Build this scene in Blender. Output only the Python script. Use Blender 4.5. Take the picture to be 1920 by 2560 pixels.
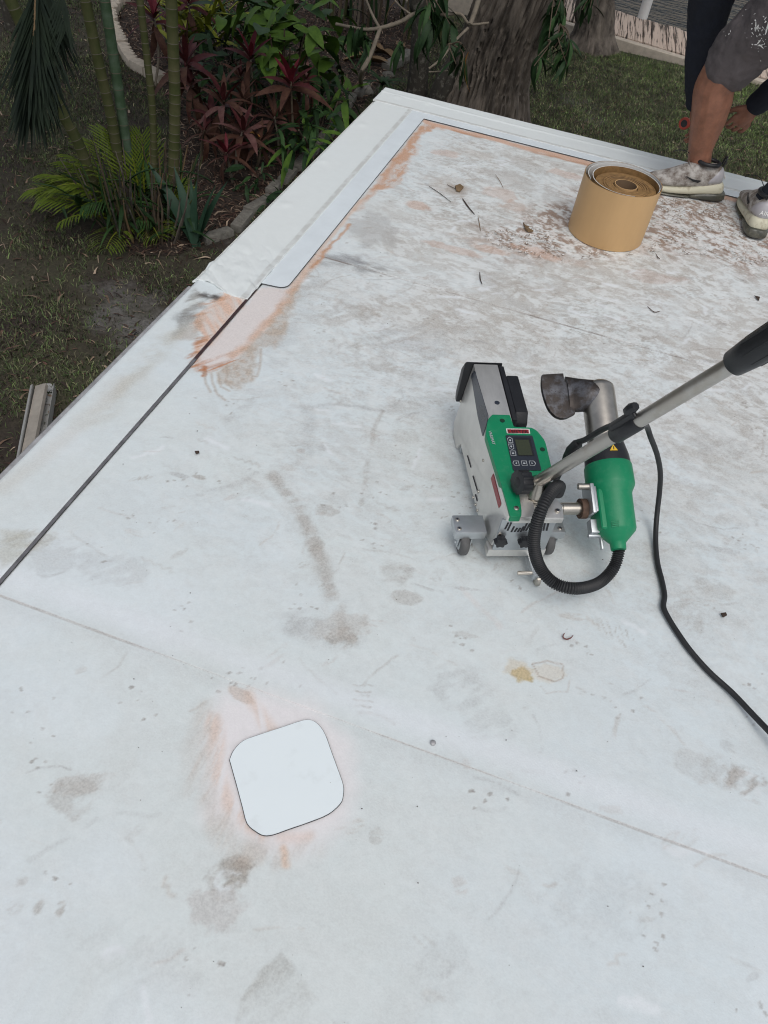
import bpy, bmesh, math, random
import numpy as np
from mathutils import Vector, Matrix, Euler
random.seed(7); RNG = np.random.RandomState(11)
for o in list(bpy.data.objects): bpy.data.objects.remove(o, do_unlink=True)
scn = bpy.context.scene
COL = scn.collection
rad = math.radians

# ---------------------------------------------------------------- camera, sky, sun, exposure
HC = 1.4                                   # camera height above the roof (roof surface is z = 0)
GZ = -2.6                                  # garden level
FPX, IW, IH = 1923.0, 1920.0, 2560.0
RM = np.array([[0.94240217, -0.30721187, 0.13228384],
               [0.31431089, 0.67810766, -0.66436336],
               [0.11439762, 0.66767572, 0.73561016]])
cam_d = bpy.data.cameras.new('camera'); cam = bpy.data.objects.new('camera', cam_d); COL.objects.link(cam)
cam_d.sensor_fit = 'VERTICAL'; cam_d.sensor_height = 24.0; cam_d.lens = 24.0 * FPX / IH
cam_d.clip_start = 0.02; cam_d.clip_end = 500
mw = Matrix([list(RM[0]) + [0], list(RM[1]) + [0], list(RM[2]) + [HC], [0, 0, 0, 1]])
cam.matrix_world = mw
scn.camera = cam
scn.render.resolution_x, scn.render.resolution_y = 768, 1024

SUN_EL, SUN_AZ = rad(62), rad(150)
world = bpy.data.worlds.new('World'); scn.world = world; world.use_nodes = True
wn = world.node_tree.nodes; wl_ = world.node_tree.links
bg = wn['Background']
sky = wn.new('ShaderNodeTexSky'); sky.sky_type = 'NISHITA'; sky.sun_disc = False
sky.sun_elevation = SUN_EL; sky.sun_rotation = SUN_AZ; sky.dust_density = 4.0; sky.air_density = 1.0; sky.ozone_density = 1.0
hs = wn.new('ShaderNodeHueSaturation'); hs.inputs['Saturation'].default_value = 0.40
wl_.new(sky.outputs[0], hs.inputs['Color']); wl_.new(hs.outputs[0], bg.inputs['Color'])
bg.inputs['Strength'].default_value = 0.15
sun_d = bpy.data.lights.new('sun', 'SUN'); sun = bpy.data.objects.new('sun', sun_d); COL.objects.link(sun)
sun_d.energy = 0.9; sun_d.angle = rad(50); sun_d.color = (1.0, 0.97, 0.93)
# sky sun_rotation is measured clockwise from +Y seen from above
sd = Vector((math.sin(SUN_AZ) * math.cos(SUN_EL), math.cos(SUN_AZ) * math.cos(SUN_EL), math.sin(SUN_EL)))
sun.rotation_euler = sd.to_track_quat('Z', 'Y').to_euler()
scn.view_settings.view_transform = 'Standard'; scn.view_settings.look = 'None'
scn.view_settings.gamma = 1.0; scn.view_settings.use_curve_mapping = False
scn.view_settings.exposure = -0.34
try:
    scn.cycles.filter_width = 1.1; scn.cycles.use_denoising = True
    scn.cycles.max_bounces = 8; scn.cycles.diffuse_bounces = 4
except Exception: pass

# ---------------------------------------------------------------- survey helpers: photo measurements -> places
def ray(x, y):
    return RM @ np.array([(x - IW / 2) / FPX, -(y - IH / 2) / FPX, -1.0])
def G(x, y, z=0.0):
    d = ray(x, y); t = (z - HC) / d[2]
    return Vector((d[0] * t, d[1] * t, z))
def D(x, y, t):
    d = ray(x, y); return Vector((d[0] * t, d[1] * t, HC + d[2] * t))
def UP(x, y, base):
    d = ray(x, y); t = (base[0] * d[0] + base[1] * d[1]) / (d[0] ** 2 + d[1] ** 2)
    return Vector((d[0] * t, d[1] * t, HC + d[2] * t))

# ---------------------------------------------------------------- mesh helpers
class MB:
    def __init__(s): s.v = []; s.f = []; s.m = []; s.sm = []; s.col = None
    def add(s, vs, fs, mi=0, smooth=False):
        b = len(s.v); s.v += [tuple(p) for p in vs]
        for f in fs: s.f.append(tuple(i + b for i in f)); s.m.append(mi); s.sm.append(smooth)
        return s
    def box(s, lo, hi, mi=0):
        x0, y0, z0 = lo; x1, y1, z1 = hi
        return s.add([(x0,y0,z0),(x1,y0,z0),(x1,y1,z0),(x0,y1,z0),(x0,y0,z1),(x1,y0,z1),(x1,y1,z1),(x0,y1,z1)],
                     [(3,2,1,0),(4,5,6,7),(0,1,5,4),(1,2,6,5),(2,3,7,6),(3,0,4,7)], mi)
    def obox(s, c, ax, ay, az, hx, hy, hz, mi=0):
        c = Vector(c); vs = []
        for k in (-1, 1):
            for i, j in ((-1,-1),(1,-1),(1,1),(-1,1)): vs.append(c + ax*hx*i + ay*hy*j + az*hz*k)
        return s.add(vs, [(3,2,1,0),(4,5,6,7),(0,1,5,4),(1,2,6,5),(2,3,7,6),(3,0,4,7)], mi)
    def tube(s, pts, r, n=12, mi=0, caps=True, smooth=True, up=None, sq=1.0):
        pts = [Vector(p) for p in pts]
        if not hasattr(r, '__len__'): r = [r] * len(pts)
        N = len(pts); vs = []; prev = None
        for i, p in enumerate(pts):
            t = (pts[min(i+1, N-1)] - pts[max(i-1, 0)])
            if t.length < 1e-9: t = Vector((0,0,1))
            t.normalize()
            if prev is None:
                u = Vector(up) if up else (Vector((0,0,1)) if abs(t.z) < .9 else Vector((1,0,0)))
                a = (u - t * u.dot(t)).normalized()
            else:
                a = prev - t * prev.dot(t)
                a = a.normalized() if a.length > 1e-6 else prev
            prev = a; b = t.cross(a)
            for k in range(n):
                an = 2 * math.pi * k / n
                vs.append(p + (a * math.cos(an) * sq + b * math.sin(an)) * r[i])
        fs = [(i*n+k, i*n+(k+1) % n, (i+1)*n+(k+1) % n, (i+1)*n+k) for i in range(N-1) for k in range(n)]
        if caps: fs += [tuple(range(n-1, -1, -1)), tuple((N-1)*n+k for k in range(n))]
        return s.add(vs, fs, mi, smooth)
    def lathe(s, p0, p1, prof, n=24, mi=0, smooth=True):
        """prof: list of (t along p0->p1, radius)"""
        p0 = Vector(p0); p1 = Vector(p1)
        return s.tube_frames([p0.lerp(p1, t) for t, _ in prof], (p1-p0).normalized(), [r for _, r in prof], n, mi, smooth)
    def tube_frames(s, pts, t, r, n, mi, smooth):
        u = Vector((0,0,1)) if abs(t.z) < .9 else Vector((1,0,0))
        a = (u - t*u.dot(t)).normalized(); b = t.cross(a); vs = []
        for p, q in zip(pts, r):
            for k in range(n):
                an = 2*math.pi*k/n; vs.append(p + (a*math.cos(an) + b*math.sin(an))*q)
        N = len(pts)
        fs = [(i*n+k, i*n+(k+1) % n, (i+1)*n+(k+1) % n, (i+1)*n+k) for i in range(N-1) for k in range(n)]
        fs += [tuple(range(n-1, -1, -1)), tuple((N-1)*n+k for k in range(n))]
        return s.add(vs, fs, mi, smooth)
    def prism(s, poly, d, mi=0):
        """poly: list of 3D points (planar), d: extrusion vector"""
        d = Vector(d); n = len(poly); a = [Vector(p) for p in poly]
        nrm = Vector((0,0,0))
        for i in range(n): nrm += a[i].cross(a[(i+1) % n])
        if nrm.dot(d) < 0: a = a[::-1]
        vs = a + [p + d for p in a]
        fs = [tuple(range(n-1, -1, -1)), tuple(range(n, 2*n))] + [(i, (i+1) % n, n+(i+1) % n, n+i) for i in range(n)]
        return s.add(vs, fs, mi)
    def build(s, name, mats, parent=None, bevel=0.0, seg=2, sub=0, autosm=True):
        me = bpy.data.meshes.new(name); me.from_pydata(s.v, [], s.f); me.update()
        if not isinstance(mats, (list, tuple)): mats = [mats]
        for m in mats: me.materials.append(m)
        me.polygons.foreach_set('material_index', s.m); me.polygons.foreach_set('use_smooth', s.sm)
        if s.col is not None:
            at = me.color_attributes.new('paint', 'FLOAT_COLOR', 'POINT')
            c = np.ones((len(s.v), 4), np.float32); c[:, :3] = np.array(s.col); at.data.foreach_set('color', c.ravel())
        if bevel > 0:
            bm = bmesh.new(); bm.from_mesh(me)
            es = [e for e in bm.edges if len(e.link_faces) == 2 and e.calc_face_angle(0) > rad(28)]
            bmesh.ops.bevel(bm, geom=es, offset=bevel, segments=seg, affect='EDGES', profile=0.6, clamp_overlap=True)
            for f in bm.faces: f.smooth = True
            bm.to_mesh(me); bm.free()
            try: me.set_sharp_from_angle(angle=rad(35))
            except Exception: pass
        elif any(s.sm):
            try: me.set_sharp_from_angle(angle=rad(50))
            except Exception: pass
        return link(name, me, parent)
def link(name, me, parent=None):
    o = bpy.data.objects.new(name, me); COL.objects.link(o)
    if parent is not None: o.parent = parent
    return o
def thing(name, label, cat, loc=(0,0,0), rotz=0, group=None):
    o = bpy.data.objects.new(name, None); COL.objects.link(o); o.location = loc; o.rotation_euler = (0, 0, rotz)
    o.empty_display_size = .1
    return tag(o, label, cat, group)
def tag(o, label=None, cat=None, group=None, kind=None):
    if label: o['label'] = label
    if cat: o['category'] = cat
    if group: o['group'] = group
    if kind: o['kind'] = kind
    return o
def crom(P, n=8):
    P = [Vector(p) for p in P]; out = []
    for i in range(len(P)-1):
        a = P[i-1] if i else P[0]*2-P[1]; b = P[i]; c = P[i+1]; d = P[i+2] if i+2 < len(P) else P[-1]*2-P[-2]
        for k in range(n):
            t = k/n; out.append(.5*((2*b)+(c-a)*t+(2*a-5*b+4*c-d)*t*t+(-a+3*b-3*c+d)*t**3))
    out.append(P[-1]); return out
def lerpf(seq, n):
    out = []
    for i in range(len(seq)-1):
        for k in range(n): out.append(seq[i]+(seq[i+1]-seq[i])*k/n)
    return out+[seq[-1]]
# lattice value noise in numpy (positions in metres)
_T = RNG.rand(256, 256).astype(np.float32)
def vn(x, y, sd=0):
    x = np.asarray(x, np.float32)+sd*17.31; y = np.asarray(y, np.float32)+sd*9.73
    xi = np.floor(x).astype(int); yi = np.floor(y).astype(int); fx = x-xi; fy = y-yi
    fx = fx*fx*(3-2*fx); fy = fy*fy*(3-2*fy)
    a = _T[xi & 255, yi & 255]; b = _T[(xi+1) & 255, yi & 255]; c = _T[xi & 255, (yi+1) & 255]; d = _T[(xi+1) & 255, (yi+1) & 255]
    return (a*(1-fx)+b*fx)*(1-fy)+(c*(1-fx)+d*fx)*fy
def fbm(x, y, o=4, sd=0, g=.5):
    s = 0; a = 1; t = 0
    for i in range(o): s = s+a*vn(x*2**i, y*2**i, sd+i*3); t += a; a *= g
    return s/t
def ss(a, b, x):
    t = np.clip((x-a)/(b-a), 0, 1); return t*t*(3-2*t)

# ---------------------------------------------------------------- materials
def mat(name, col, rough=.5, metal=0., var=.0, vscale=8., bump=0., bscale=60., spec=.5, stretch=None, col2=None, thr=None, sss=0., coat=0., trans=0.):
    m = bpy.data.materials.new(name); m.use_nodes = True; nt = m.node_tree; N = nt.nodes; L = nt.links
    p = N['Principled BSDF']; p.inputs['Base Color'].default_value = (*col, 1); p.inputs['Roughness'].default_value = rough
    p.inputs['Metallic'].default_value = metal; p.inputs['Specular IOR Level'].default_value = spec
    if coat: p.inputs['Coat Weight'].default_value = coat
    if trans: p.inputs['Transmission Weight'].default_value = trans
    if sss:
        p.inputs['Subsurface Weight'].default_value = sss; p.inputs['Subsurface Radius'].default_value = (.01, .004, .002)
    tc = N.new('ShaderNodeTexCoord'); src = tc.outputs['Object']
    if stretch:
        mp = N.new('ShaderNodeMapping'); mp.inputs['Scale'].default_value = stretch; L.new(src, mp.inputs[0]); src = mp.outputs[0]
    if var or col2:
        nz = N.new('ShaderNodeTexNoise'); nz.inputs['Scale'].default_value = vscale; nz.inputs['Detail'].default_value = 6; nz.inputs['Roughness'].default_value = .65
        L.new(src, nz.inputs['Vector'])
        cr = N.new('ShaderNodeValToRGB'); L.new(nz.outputs[0], cr.inputs[0])
        c2 = col2 if col2 else tuple(min(1, c*(1+var)) for c in col); c1 = col if col2 else tuple(c*(1-var) for c in col)
        lo, hi = thr if thr else (.3, .7)
        cr.color_ramp.elements[0].position = lo; cr.color_ramp.elements[1].position = hi
        cr.color_ramp.elements[0].color = (*c1, 1); cr.color_ramp.elements[1].color = (*c2, 1)
        L.new(cr.outputs[0], p.inputs['Base Color'])
        mr = N.new('ShaderNodeMapRange'); mr.inputs[3].default_value = max(.02, rough-.1); mr.inputs[4].default_value = min(1, rough+.12)
        L.new(nz.outputs[0], mr.inputs[0]); L.new(mr.outputs[0], p.inputs['Roughness'])
    if bump:
        nb = N.new('ShaderNodeTexNoise'); nb.inputs['Scale'].default_value = bscale; nb.inputs['Detail'].default_value = 5
        L.new(src, nb.inputs['Vector'])
        bp = N.new('ShaderNodeBump'); bp.inputs['Strength'].default_value = bump; bp.inputs['Distance'].default_value = .01
        L.new(nb.outputs[0], bp.inputs['Height']); L.new(bp.outputs[0], p.inputs['Normal'])
    return m
def mat_paint(name, rough=.6, fine=.10, fscale=90., bump=.06, spec=.35, bscale=250., grit=False):
    """base colour from the mesh's own colour attribute, with fine procedural mottling"""
    m = mat(name, (.8, .8, .8), rough, spec=spec); nt = m.node_tree; N = nt.nodes; L = nt.links; p = N['Principled BSDF']
    at = N.new('ShaderNodeAttribute'); at.attribute_name = 'paint'
    tc = [n for n in N if n.bl_idname == 'ShaderNodeTexCoord'][0]
    nz = N.new('ShaderNodeTexNoise'); nz.inputs['Scale'].default_value = fscale; nz.inputs['Detail'].default_value = 8; nz.inputs['Roughness'].default_value = .7
    L.new(tc.outputs['Object'], nz.inputs['Vector'])
    mr = N.new('ShaderNodeMapRange'); mr.inputs[1].default_value = .25; mr.inputs[2].default_value = .75; mr.inputs[3].default_value = 1-fine; mr.inputs[4].default_value = 1+fine*.6
    L.new(nz.outputs[0], mr.inputs[0])
    mx = N.new('ShaderNodeVectorMath'); mx.operation = 'MULTIPLY'; L.new(at.outputs['Color'], mx.inputs[0]); L.new(mr.outputs[0], mx.inputs[1])
    out = mx.outputs[0]
    if grit:                                             # dirt lies as fine grit: the darker the stain, the more speckled
        sp = N.new('ShaderNodeSeparateColor'); L.new(at.outputs['Color'], sp.inputs[0])
        am = N.new('ShaderNodeMapRange'); am.inputs[1].default_value = .74; am.inputs[2].default_value = .45; am.inputs[3].default_value = .12; am.inputs[4].default_value = 1.0; L.new(sp.outputs[1], am.inputs[0])
        n2 = N.new('ShaderNodeTexNoise'); n2.inputs['Scale'].default_value = 210; n2.inputs['Detail'].default_value = 5; n2.inputs['Roughness'].default_value = .75; L.new(tc.outputs['Object'], n2.inputs['Vector'])
        r2 = N.new('ShaderNodeMapRange'); r2.inputs[1].default_value = .42; r2.inputs[2].default_value = .62; r2.inputs[3].default_value = .10; r2.inputs[4].default_value = -.22; L.new(n2.outputs[0], r2.inputs[0])
        m1 = N.new('ShaderNodeMath'); m1.operation = 'MULTIPLY_ADD'; m1.inputs[2].default_value = 1.0; L.new(am.outputs[0], m1.inputs[0]); L.new(r2.outputs[0], m1.inputs[1])
        m2 = N.new('ShaderNodeVectorMath'); m2.operation = 'MULTIPLY'; L.new(out, m2.inputs[0]); L.new(m1.outputs[0], m2.inputs[1]); out = m2.outputs[0]
    L.new(out, p.inputs['Base Color'])
    if bump:
        nb = N.new('ShaderNodeTexNoise'); nb.inputs['Scale'].default_value = bscale; nb.inputs['Detail'].default_value = 3
        L.new(tc.outputs['Object'], nb.inputs['Vector'])
        bp = N.new('ShaderNodeBump'); bp.inputs['Strength'].default_value = bump; bp.inputs['Distance'].default_value = .004
        L.new(nb.outputs[0], bp.inputs['Height']); L.new(bp.outputs[0], p.inputs['Normal'])
    return m
M = {}
M['roof'] = mat_paint('roof_membrane', .55, .05, 60, .10, grit=True)
M['cover'] = mat_paint('cover_strip', .42, .03, 25, .05)
M['tape'] = mat('bluish_white_tape', (.70, .765, .80), .4, var=.05, vscale=9)
M['line'] = mat('dark_edge_line', (.03, .03, .035), .7)
M['sealant'] = mat('grey_seam_strip', (.13, .13, .14), .75, var=.35, vscale=40, bump=.2)
M['patch'] = mat('clean_white_membrane', (.72, .785, .80), .42, vscale=11, col2=(.80, .875, .90), thr=(.28, .44), bump=.12, bscale=14)
M['drip'] = mat('weathered_drip_metal', (.42, .42, .43), .5, .3, var=.3, vscale=25)
M['fascia'] = mat('white_fascia_paint', (.6, .6, .58), .6, var=.1)
M['stucco'] = mat('cream_stucco', (.55, .52, .46), .9, var=.1, bump=.4, bscale=90)
M['alu'] = mat('brushed_aluminium', (.70, .69, .66), .34, .75, var=.18, vscale=16, stretch=(1, .35, .35), bump=.05, bscale=90)
M['alu2'] = mat('matt_aluminium', (.50, .53, .55), .42, .85, var=.08, vscale=30)
M['recess_dark'] = mat('dark_recess_shade', (.030, .037, .055), .28, .1, var=.35, vscale=30)  # dark colour standing in for the shade inside recesses
M['steel'] = mat('satin_steel_tube', (.50, .47, .42), .34, 1., var=.25, vscale=14)
M['burnt'] = mat('heat_stained_steel', (.055, .047, .043), .5, .7, vscale=22, col2=(.23, .25, .29), thr=(.45, .80), bump=.15)
M['green'] = mat('green_plastic', (.0, .225, .095), .45, vscale=55, col2=(.03, .25, .125), thr=(.50, .80), bump=.05, bscale=400)
M['black'] = mat('black_plastic', (.012, .013, .016), .42, var=.3, vscale=30, bump=.06, bscale=300)
M['rubber'] = mat('black_rubber', (.016, .017, .019), .55, var=.3, vscale=40)
M['wheel'] = mat('grey_rubber_tyre', (.10, .10, .10), .7, var=.2, vscale=60)
M['panel'] = mat('dark_blue_grey_panel', (.022, .028, .04), .35)
M['lcd'] = mat('olive_lcd_glass', (.035, .043, .018), .12, coat=.5)
M['icon'] = mat('pale_grey_print', (.45, .48, .5), .5)
M['red'] = mat('dark_red_badge', (.26, .012, .02), .35)
M['white'] = mat('white_print', (.8, .8, .78), .5)
M['yellow'] = mat('yellow_print', (.8, .5, .02), .5)
M['rust'] = mat('rusty_brown_metal', (.11, .068, .048), .7, .3, var=.5, vscale=60)
M['kraft'] = mat('kraft_paper', (.55, .35, .165), .5, var=.10, vscale=5, bump=.10, bscale=14, stretch=(1, 1, .3))
M['kraftd'] = mat('brown_adhesive_layers', (.25, .145, .055), .6, var=.35, vscale=45)
M['core'] = mat('cardboard_core', (.20, .13, .075), .8, var=.15)
# ================================================================ HOUSE AND ROOF
XE, YE = -1.130, 3.950           # roof edges (left, far)
XS = -0.942                      # old flashing seam
house = thing('house', 'low house whose flat white membrane roof fills the foreground', 'house', (0, 0, GZ))
house['label'] = 'low house with the flat white membrane roof that fills the foreground'
def hchild(o):                   # keep world placement under the house empty
    o.parent = house; o.matrix_parent_inverse = Matrix.Translation((0, 0, -GZ)); return o
b = MB(); b.box((XE+.02, -9, -.20), (9, YE-.02, -.012)); hchild(b.build('roof_deck', M['fascia']))
b = MB(); b.box((XE+.45, -8.6, GZ), (8.6, YE-.45, -.2)); hchild(b.build('wall', M['stucco']))
b = MB(); b.box((XE+.004, -9, -.19), (XE+.019, YE-.004, -.02)); hchild(b.build('fascia_board', M['fascia'], bevel=.002))
b = MB(); b.box((XE+.0205, YE-.019, -.19), (9, YE-.004, -.02)); hchild(b.build('fascia_board', M['fascia'], bevel=.002))
# metal drip edge with a rolled nose along the old part of the left eave
b = MB()
pr = [(XE-.006, .001), (XE-.012, -.004), (XE-.013, -.012), (XE-.008, -.020), (XE-.006, -.075), (XE-.018, -.088), (XE-.016, -.090), (XE-.003, -.077), (XE-.003, -.012), (XE+.03, -.006), (XE+.03, -.002)]
b.prism([(x, -9, z) for x, z in pr], (0, 9+1.93, 0)); hchild(b.build('drip_edge', M['drip'], bevel=.0012))

# ---- roof paint: stains, primer, scuffs (all wear with a shape of its own), in roof coordinates
def wp(pts): return [(g.x, g.y) for g in (G(*p) for p in pts)]
def AZ(*p): return wp([(400+u/2.765, 560+v/2.765) for u, v in p])
def FZ(*p): return wp([(900+u/2.765, 180+v/2.765) for u, v in p])
def DS(*p): return wp([(u*1.15732, v*1.15732) for u, v in p])
def inpoly(x, y, P):
    c = np.zeros(x.shape, bool); n = len(P)
    for i in range(n):
        x0, y0 = P[i]; x1, y1 = P[(i+1) % n]
        if y0 == y1: continue
        t = ((y0 > y) != (y1 > y)) & (x < (x1-x0)*(y-y0)/(y1-y0)+x0); c ^= t
    return c
def dseg(x, y, P, closed=False):
    d = np.full(x.shape, 9., np.float32); n = len(P)
    for i in range(n if closed else n-1):
        x0, y0 = P[i]; x1, y1 = P[(i+1) % n]; L2 = (x1-x0)**2+(y1-y0)**2+1e-12
        t = np.clip(((x-x0)*(x1-x0)+(y-y0)*(y1-y0))/L2, 0, 1)
        d = np.minimum(d, np.hypot(x-x0-t*(x1-x0), y-y0-t*(y1-y0)))
    return d
def paint(X, Y, fresh=False):
    X = X.astype(np.float32); Y = Y.astype(np.float32)
    base = np.empty(X.shape+(3,), np.float32)
    c0 = np.array([.685, .756, .782]); c1 = np.array([.690, .748, .750]); c2 = np.array([.735, .802, .835])
    w = ss(.35, .65, fbm(X*1.6, Y*1.6, 4, 1))[..., None]; base[:] = c0*(1-w)+c1*w
    w = ss(.52, .75, fbm(X*3.1+4, Y*3.1, 4, 5))[..., None]*.6; base = base*(1-w)+c2*w
    def over(col, a):
        nonlocal base
        a = np.clip(a, 0, 1)[..., None]; base = base*(1-a)+np.array(col)*a
    def near(P, m):
        xs = [p[0] for p in P]; ys = [p[1] for p in P]
        return (X > min(xs)-m) & (X < max(xs)+m) & (Y > min(ys)-m) & (Y < max(ys)+m)
    def local(P, m, col, f):
        k = near(P, m)
        if not k.any(): return
        x = X[k]; y = Y[k]; a = np.clip(f(x, y), 0, 1)[:, None]; base[k] = base[k]*(1-a)+np.array(col, np.float32)*a
    def poly(P, col, alpha, soft=.012, warp=.02, fr=18, sd=3, tex=None):
        def f(x, y):
            wx = x+(fbm(x*fr, y*fr, 3, sd)-.5)*warp*2; wy = y+(fbm(x*fr+9, y*fr, 3, sd+1)-.5)*warp*2
            d = dseg(wx, wy, P, True); ins = inpoly(wx, wy, P); s_ = np.where(ins, d, -d)
            a = ss(-soft, soft, s_)*alpha
            return a*(tex(x, y) if tex else 1)
        local(P, warp+soft+.02, col, f)
    def stroke(P, col, alpha, w, soft=.01, warp=.006, fr=30, sd=3, tex=None, taper=False):
        def f(x, y):
            wx = x+(fbm(x*fr, y*fr, 3, sd)-.5)*warp*2; wy = y+(fbm(x*fr+9, y*fr, 3, sd+1)-.5)*warp*2
            d = dseg(wx, wy, P); a = 1-ss(max(0, w-soft), w+soft, d)
            a = a*alpha
            return a*(tex(x, y) if tex else 1)
        local(P, w+soft+warp+.01, col, f)
    def blob(c, rx, ry, ang, col, alpha, warp=.35, fr=14, sd=2, tex=None):
        ca, sa = math.cos(ang), math.sin(ang); R = max(rx, ry)*1.9
        def f(x, y):
            u = ((x-c[0])*ca+(y-c[1])*sa)/rx; v = (-(x-c[0])*sa+(y-c[1])*ca)/ry
            r = np.hypot(u, v)+(fbm(x*fr, y*fr, 5, sd, .65)-.5)*warp*2.6
            a = (1-ss(.70, 1.10, r))*alpha
            return a*(tex(x, y) if tex else 1)
        local([c], R, col, f)
    def streaky(ang, s1, s2, lo=.35, hi=.65, sd=4):
        ca, sa = math.cos(ang), math.sin(ang)
        return lambda x, y: ss(lo, hi, fbm((x*ca+y*sa)*s1, (-x*sa+y*ca)*s2, 4, sd, .6))
    BR = (.36, .315, .27); GR = (.36, .355, .35); TN = (.47, .40, .335); DK = (.10, .09, .085); OR = (.56, .285, .155); PK = (.74, .60, .55)
    # general grime: thicker on the far half of the roof and to the right, with scrubbed pale swirls
    far = ss(1.35, 2.5, Y)*ss(-1.0, -.5, X); mid = ss(.75, 1.5, Y)*ss(-.95, -.5, X)
    wx = X+.09*(fbm(X*5, Y*5, 3, 31)-.5); wy = Y+.09*(fbm(X*5, Y*5+7, 3, 33)-.5)
    over((.70, .715, .695), far*.45)
    patchy = ss(.44, .60, fbm(X*2.6, Y*3.4, 4, 7, .6))
    g = ss(.46, .66, fbm(wx*24, wy*38, 5, 9, .72)); over((.42, .375, .325), g*(.03+.14*mid+.36*far*(.3+.7*patchy)))
    g = ss(.50, .58, fbm(wx*60+2, wy*90, 4, 11, .75)); over((.33, .30, .27), g*(.015+.08*mid+.26*far*patchy))
    g = ss(.48, .66, fbm(X*2.1+3, Y*3.2, 6, 21, .70)); over((.52, .49, .445), g*(.06+.14*mid+.36*far))
    g = ss(.52, .60, fbm(wx*12+7, wy*17, 6, 23, .74)); over((.49, .47, .445), g*(.07+.10*mid+.20*far))
    sw = ss(.50, .60, fbm(wx*26+5+wy*9, wy*44, 5, 39, .72)); over((.765, .80, .80), sw*(.14+.14*mid+.36*far))
    sw = np.abs(fbm(wx*11, wy*15, 3, 35)-.5); over((.47, .43, .39), (1-ss(.0, .010, sw))*(.03+.10*mid+.34*far)*ss(.45, .58, fbm(X*5, Y*5, 3, 37)))
    # countless small scuffs, drag marks, drips and drops left by boots and tools
    rg = random.Random(5)
    for i in range(900):
        y0 = .15+3.45*rg.random()**.75; x0 = -.90+2.1*rg.random(); f_ = min(1, max(0, (y0-.9)/1.4)); k_ = rg.random(); c_ = rg.choice((BR, GR, TN, (.42, .40, .37), (.50, .44, .40))); an = rg.gauss(.35, .6)
        if k_ < .34: blob((x0, y0), rg.uniform(.008, .04), rg.uniform(.005, .016), an, c_, rg.uniform(.12, .30)+.20*f_, .5, 34, i % 60, streaky(an+rg.uniform(-.3, .3), 20, 110, .38, .58, i % 50))
        elif k_ < .62:
            L_ = rg.uniform(.02, .13); bend = rg.uniform(-.5, .5); P = [(x0+L_*t*math.cos(an+bend*t), y0+L_*t*math.sin(an+bend*t)) for t in (0, .33, .66, 1)]
            stroke(P, c_, rg.uniform(.16, .36)+.18*f_, rg.uniform(.0012, .0035), .003, .004, 40, i % 60, streaky(an, 30, 120, .3, .55, i % 44))
        elif k_ < .80:
            for q in range(rg.randint(3, 7)): blob((x0+rg.gauss(0, .022), y0+rg.gauss(0, .018)), rg.uniform(.0022, .006), rg.uniform(.0018, .004), an, (.26, .22, .19), rg.uniform(.25, .6), .5, 90, (i+q) % 60)
        elif k_ < .90:
            wv = rg.uniform(.006, .012); P = [(x0+t*wv*math.cos(an)+(wv*.8 if t % 2 else 0)*math.sin(an), y0+t*wv*math.sin(an)-(wv*.8 if t % 2 else 0)*math.cos(an)) for t in range(rg.randint(4, 8))]
            stroke(P, c_, rg.uniform(.16, .34), .0025, .004, .004, 50, i % 60)
        else: stroke([(x0, y0), (x0+rg.uniform(.02, .09)*math.cos(an), y0+rg.uniform(.02, .09)*math.sin(an))], (.80, .84, .87), .6, rg.uniform(.003, .009), .006, .012, 30, i % 60)
    # brown trampled dust with white scraped flecks, in front of the worker and round the roll
    D1 = wp([(1180, 560), (1290, 545), (1420, 470), (1650, 470), (1930, 500), (1990, 640), (1930, 705), (1780, 650), (1600, 635), (1420, 655), (1250, 650)])
    k = near(D1, .2)
    if k.any():
        x = X[k]; y = Y[k]; wx_ = x+(fbm(x*9, y*9, 3, 41)-.5)*.16; wy_ = y+(fbm(x*9, y*9, 3, 43)-.5)*.16
        d = dseg(wx_, wy_, D1, True); s_ = np.where(inpoly(wx_, wy_, D1), d, -d); a = ss(-.06, .10, s_)
        fl = ss(.40, .56, fbm(x*26+y*9, y*42, 4, 45, .7)); fl2 = ss(.47, .6, fbm(x*60, y*60+x*30, 3, 47, .7))
        cb = np.array([.31, .215, .16], np.float32); a1 = (a*fl*.88)[:, None]; base[k] = base[k]*(1-a1)+cb*a1
        a2 = (a*fl2*.70)[:, None]; base[k] = base[k]*(1-a2)+np.array([.80, .80, .79], np.float32)*a2
    poly(wp([(640, 700), (720, 520), (800, 700), (770, 800), (720, 900), (640, 900)]), GR, .25, .05, .06, 8, 51, streaky(.9, 8, 20))
    # far-left field: pinkish and brown smudges
    for (u, v), r1, r2, an, c, al in [((600, 560), .07, .04, .2, OR, .30), ((410, 925), .052, .034, .1, OR, .42), ((980, 850), .09, .06, -.2, OR, .26), ((1060, 930), .07, .05, .3, OR, .2),
            ((680, 810), .05, .05, .4, BR, .5), ((620, 780), .10, .09, .1, TN, .28), ((1150, 640), .12, .06, -.3, BR, .32), ((1050, 740), .16, .08, -.2, BR, .30), ((1420, 705), .10, .04, 0, OR, .30),
            ((860, 1080), .05, .08, .2, BR, .25), ((100, 1090), .10, .14, .4, GR, .35), ((620, 1215), .12, .03, 0, OR, .30), ((920, 1230), .08, .03, .1, OR, .35), ((1230, 1250), .10, .035, -.1, OR, .38), ((760, 560), .12, .05, .1, TN, .25)]:
        blob(FZ((u, v))[0], r1, r2, an, c, al, .5, 22, int(u) % 50)
    # seam B grey smear and curved lap marks
    SB = DS((690, 555), (760, 572), (840, 580)); stroke(SB, (.22, .22, .22), .55, .022, .03, .05, 14, 61, streaky(-.1, 10, 60, .35, .7))
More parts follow.
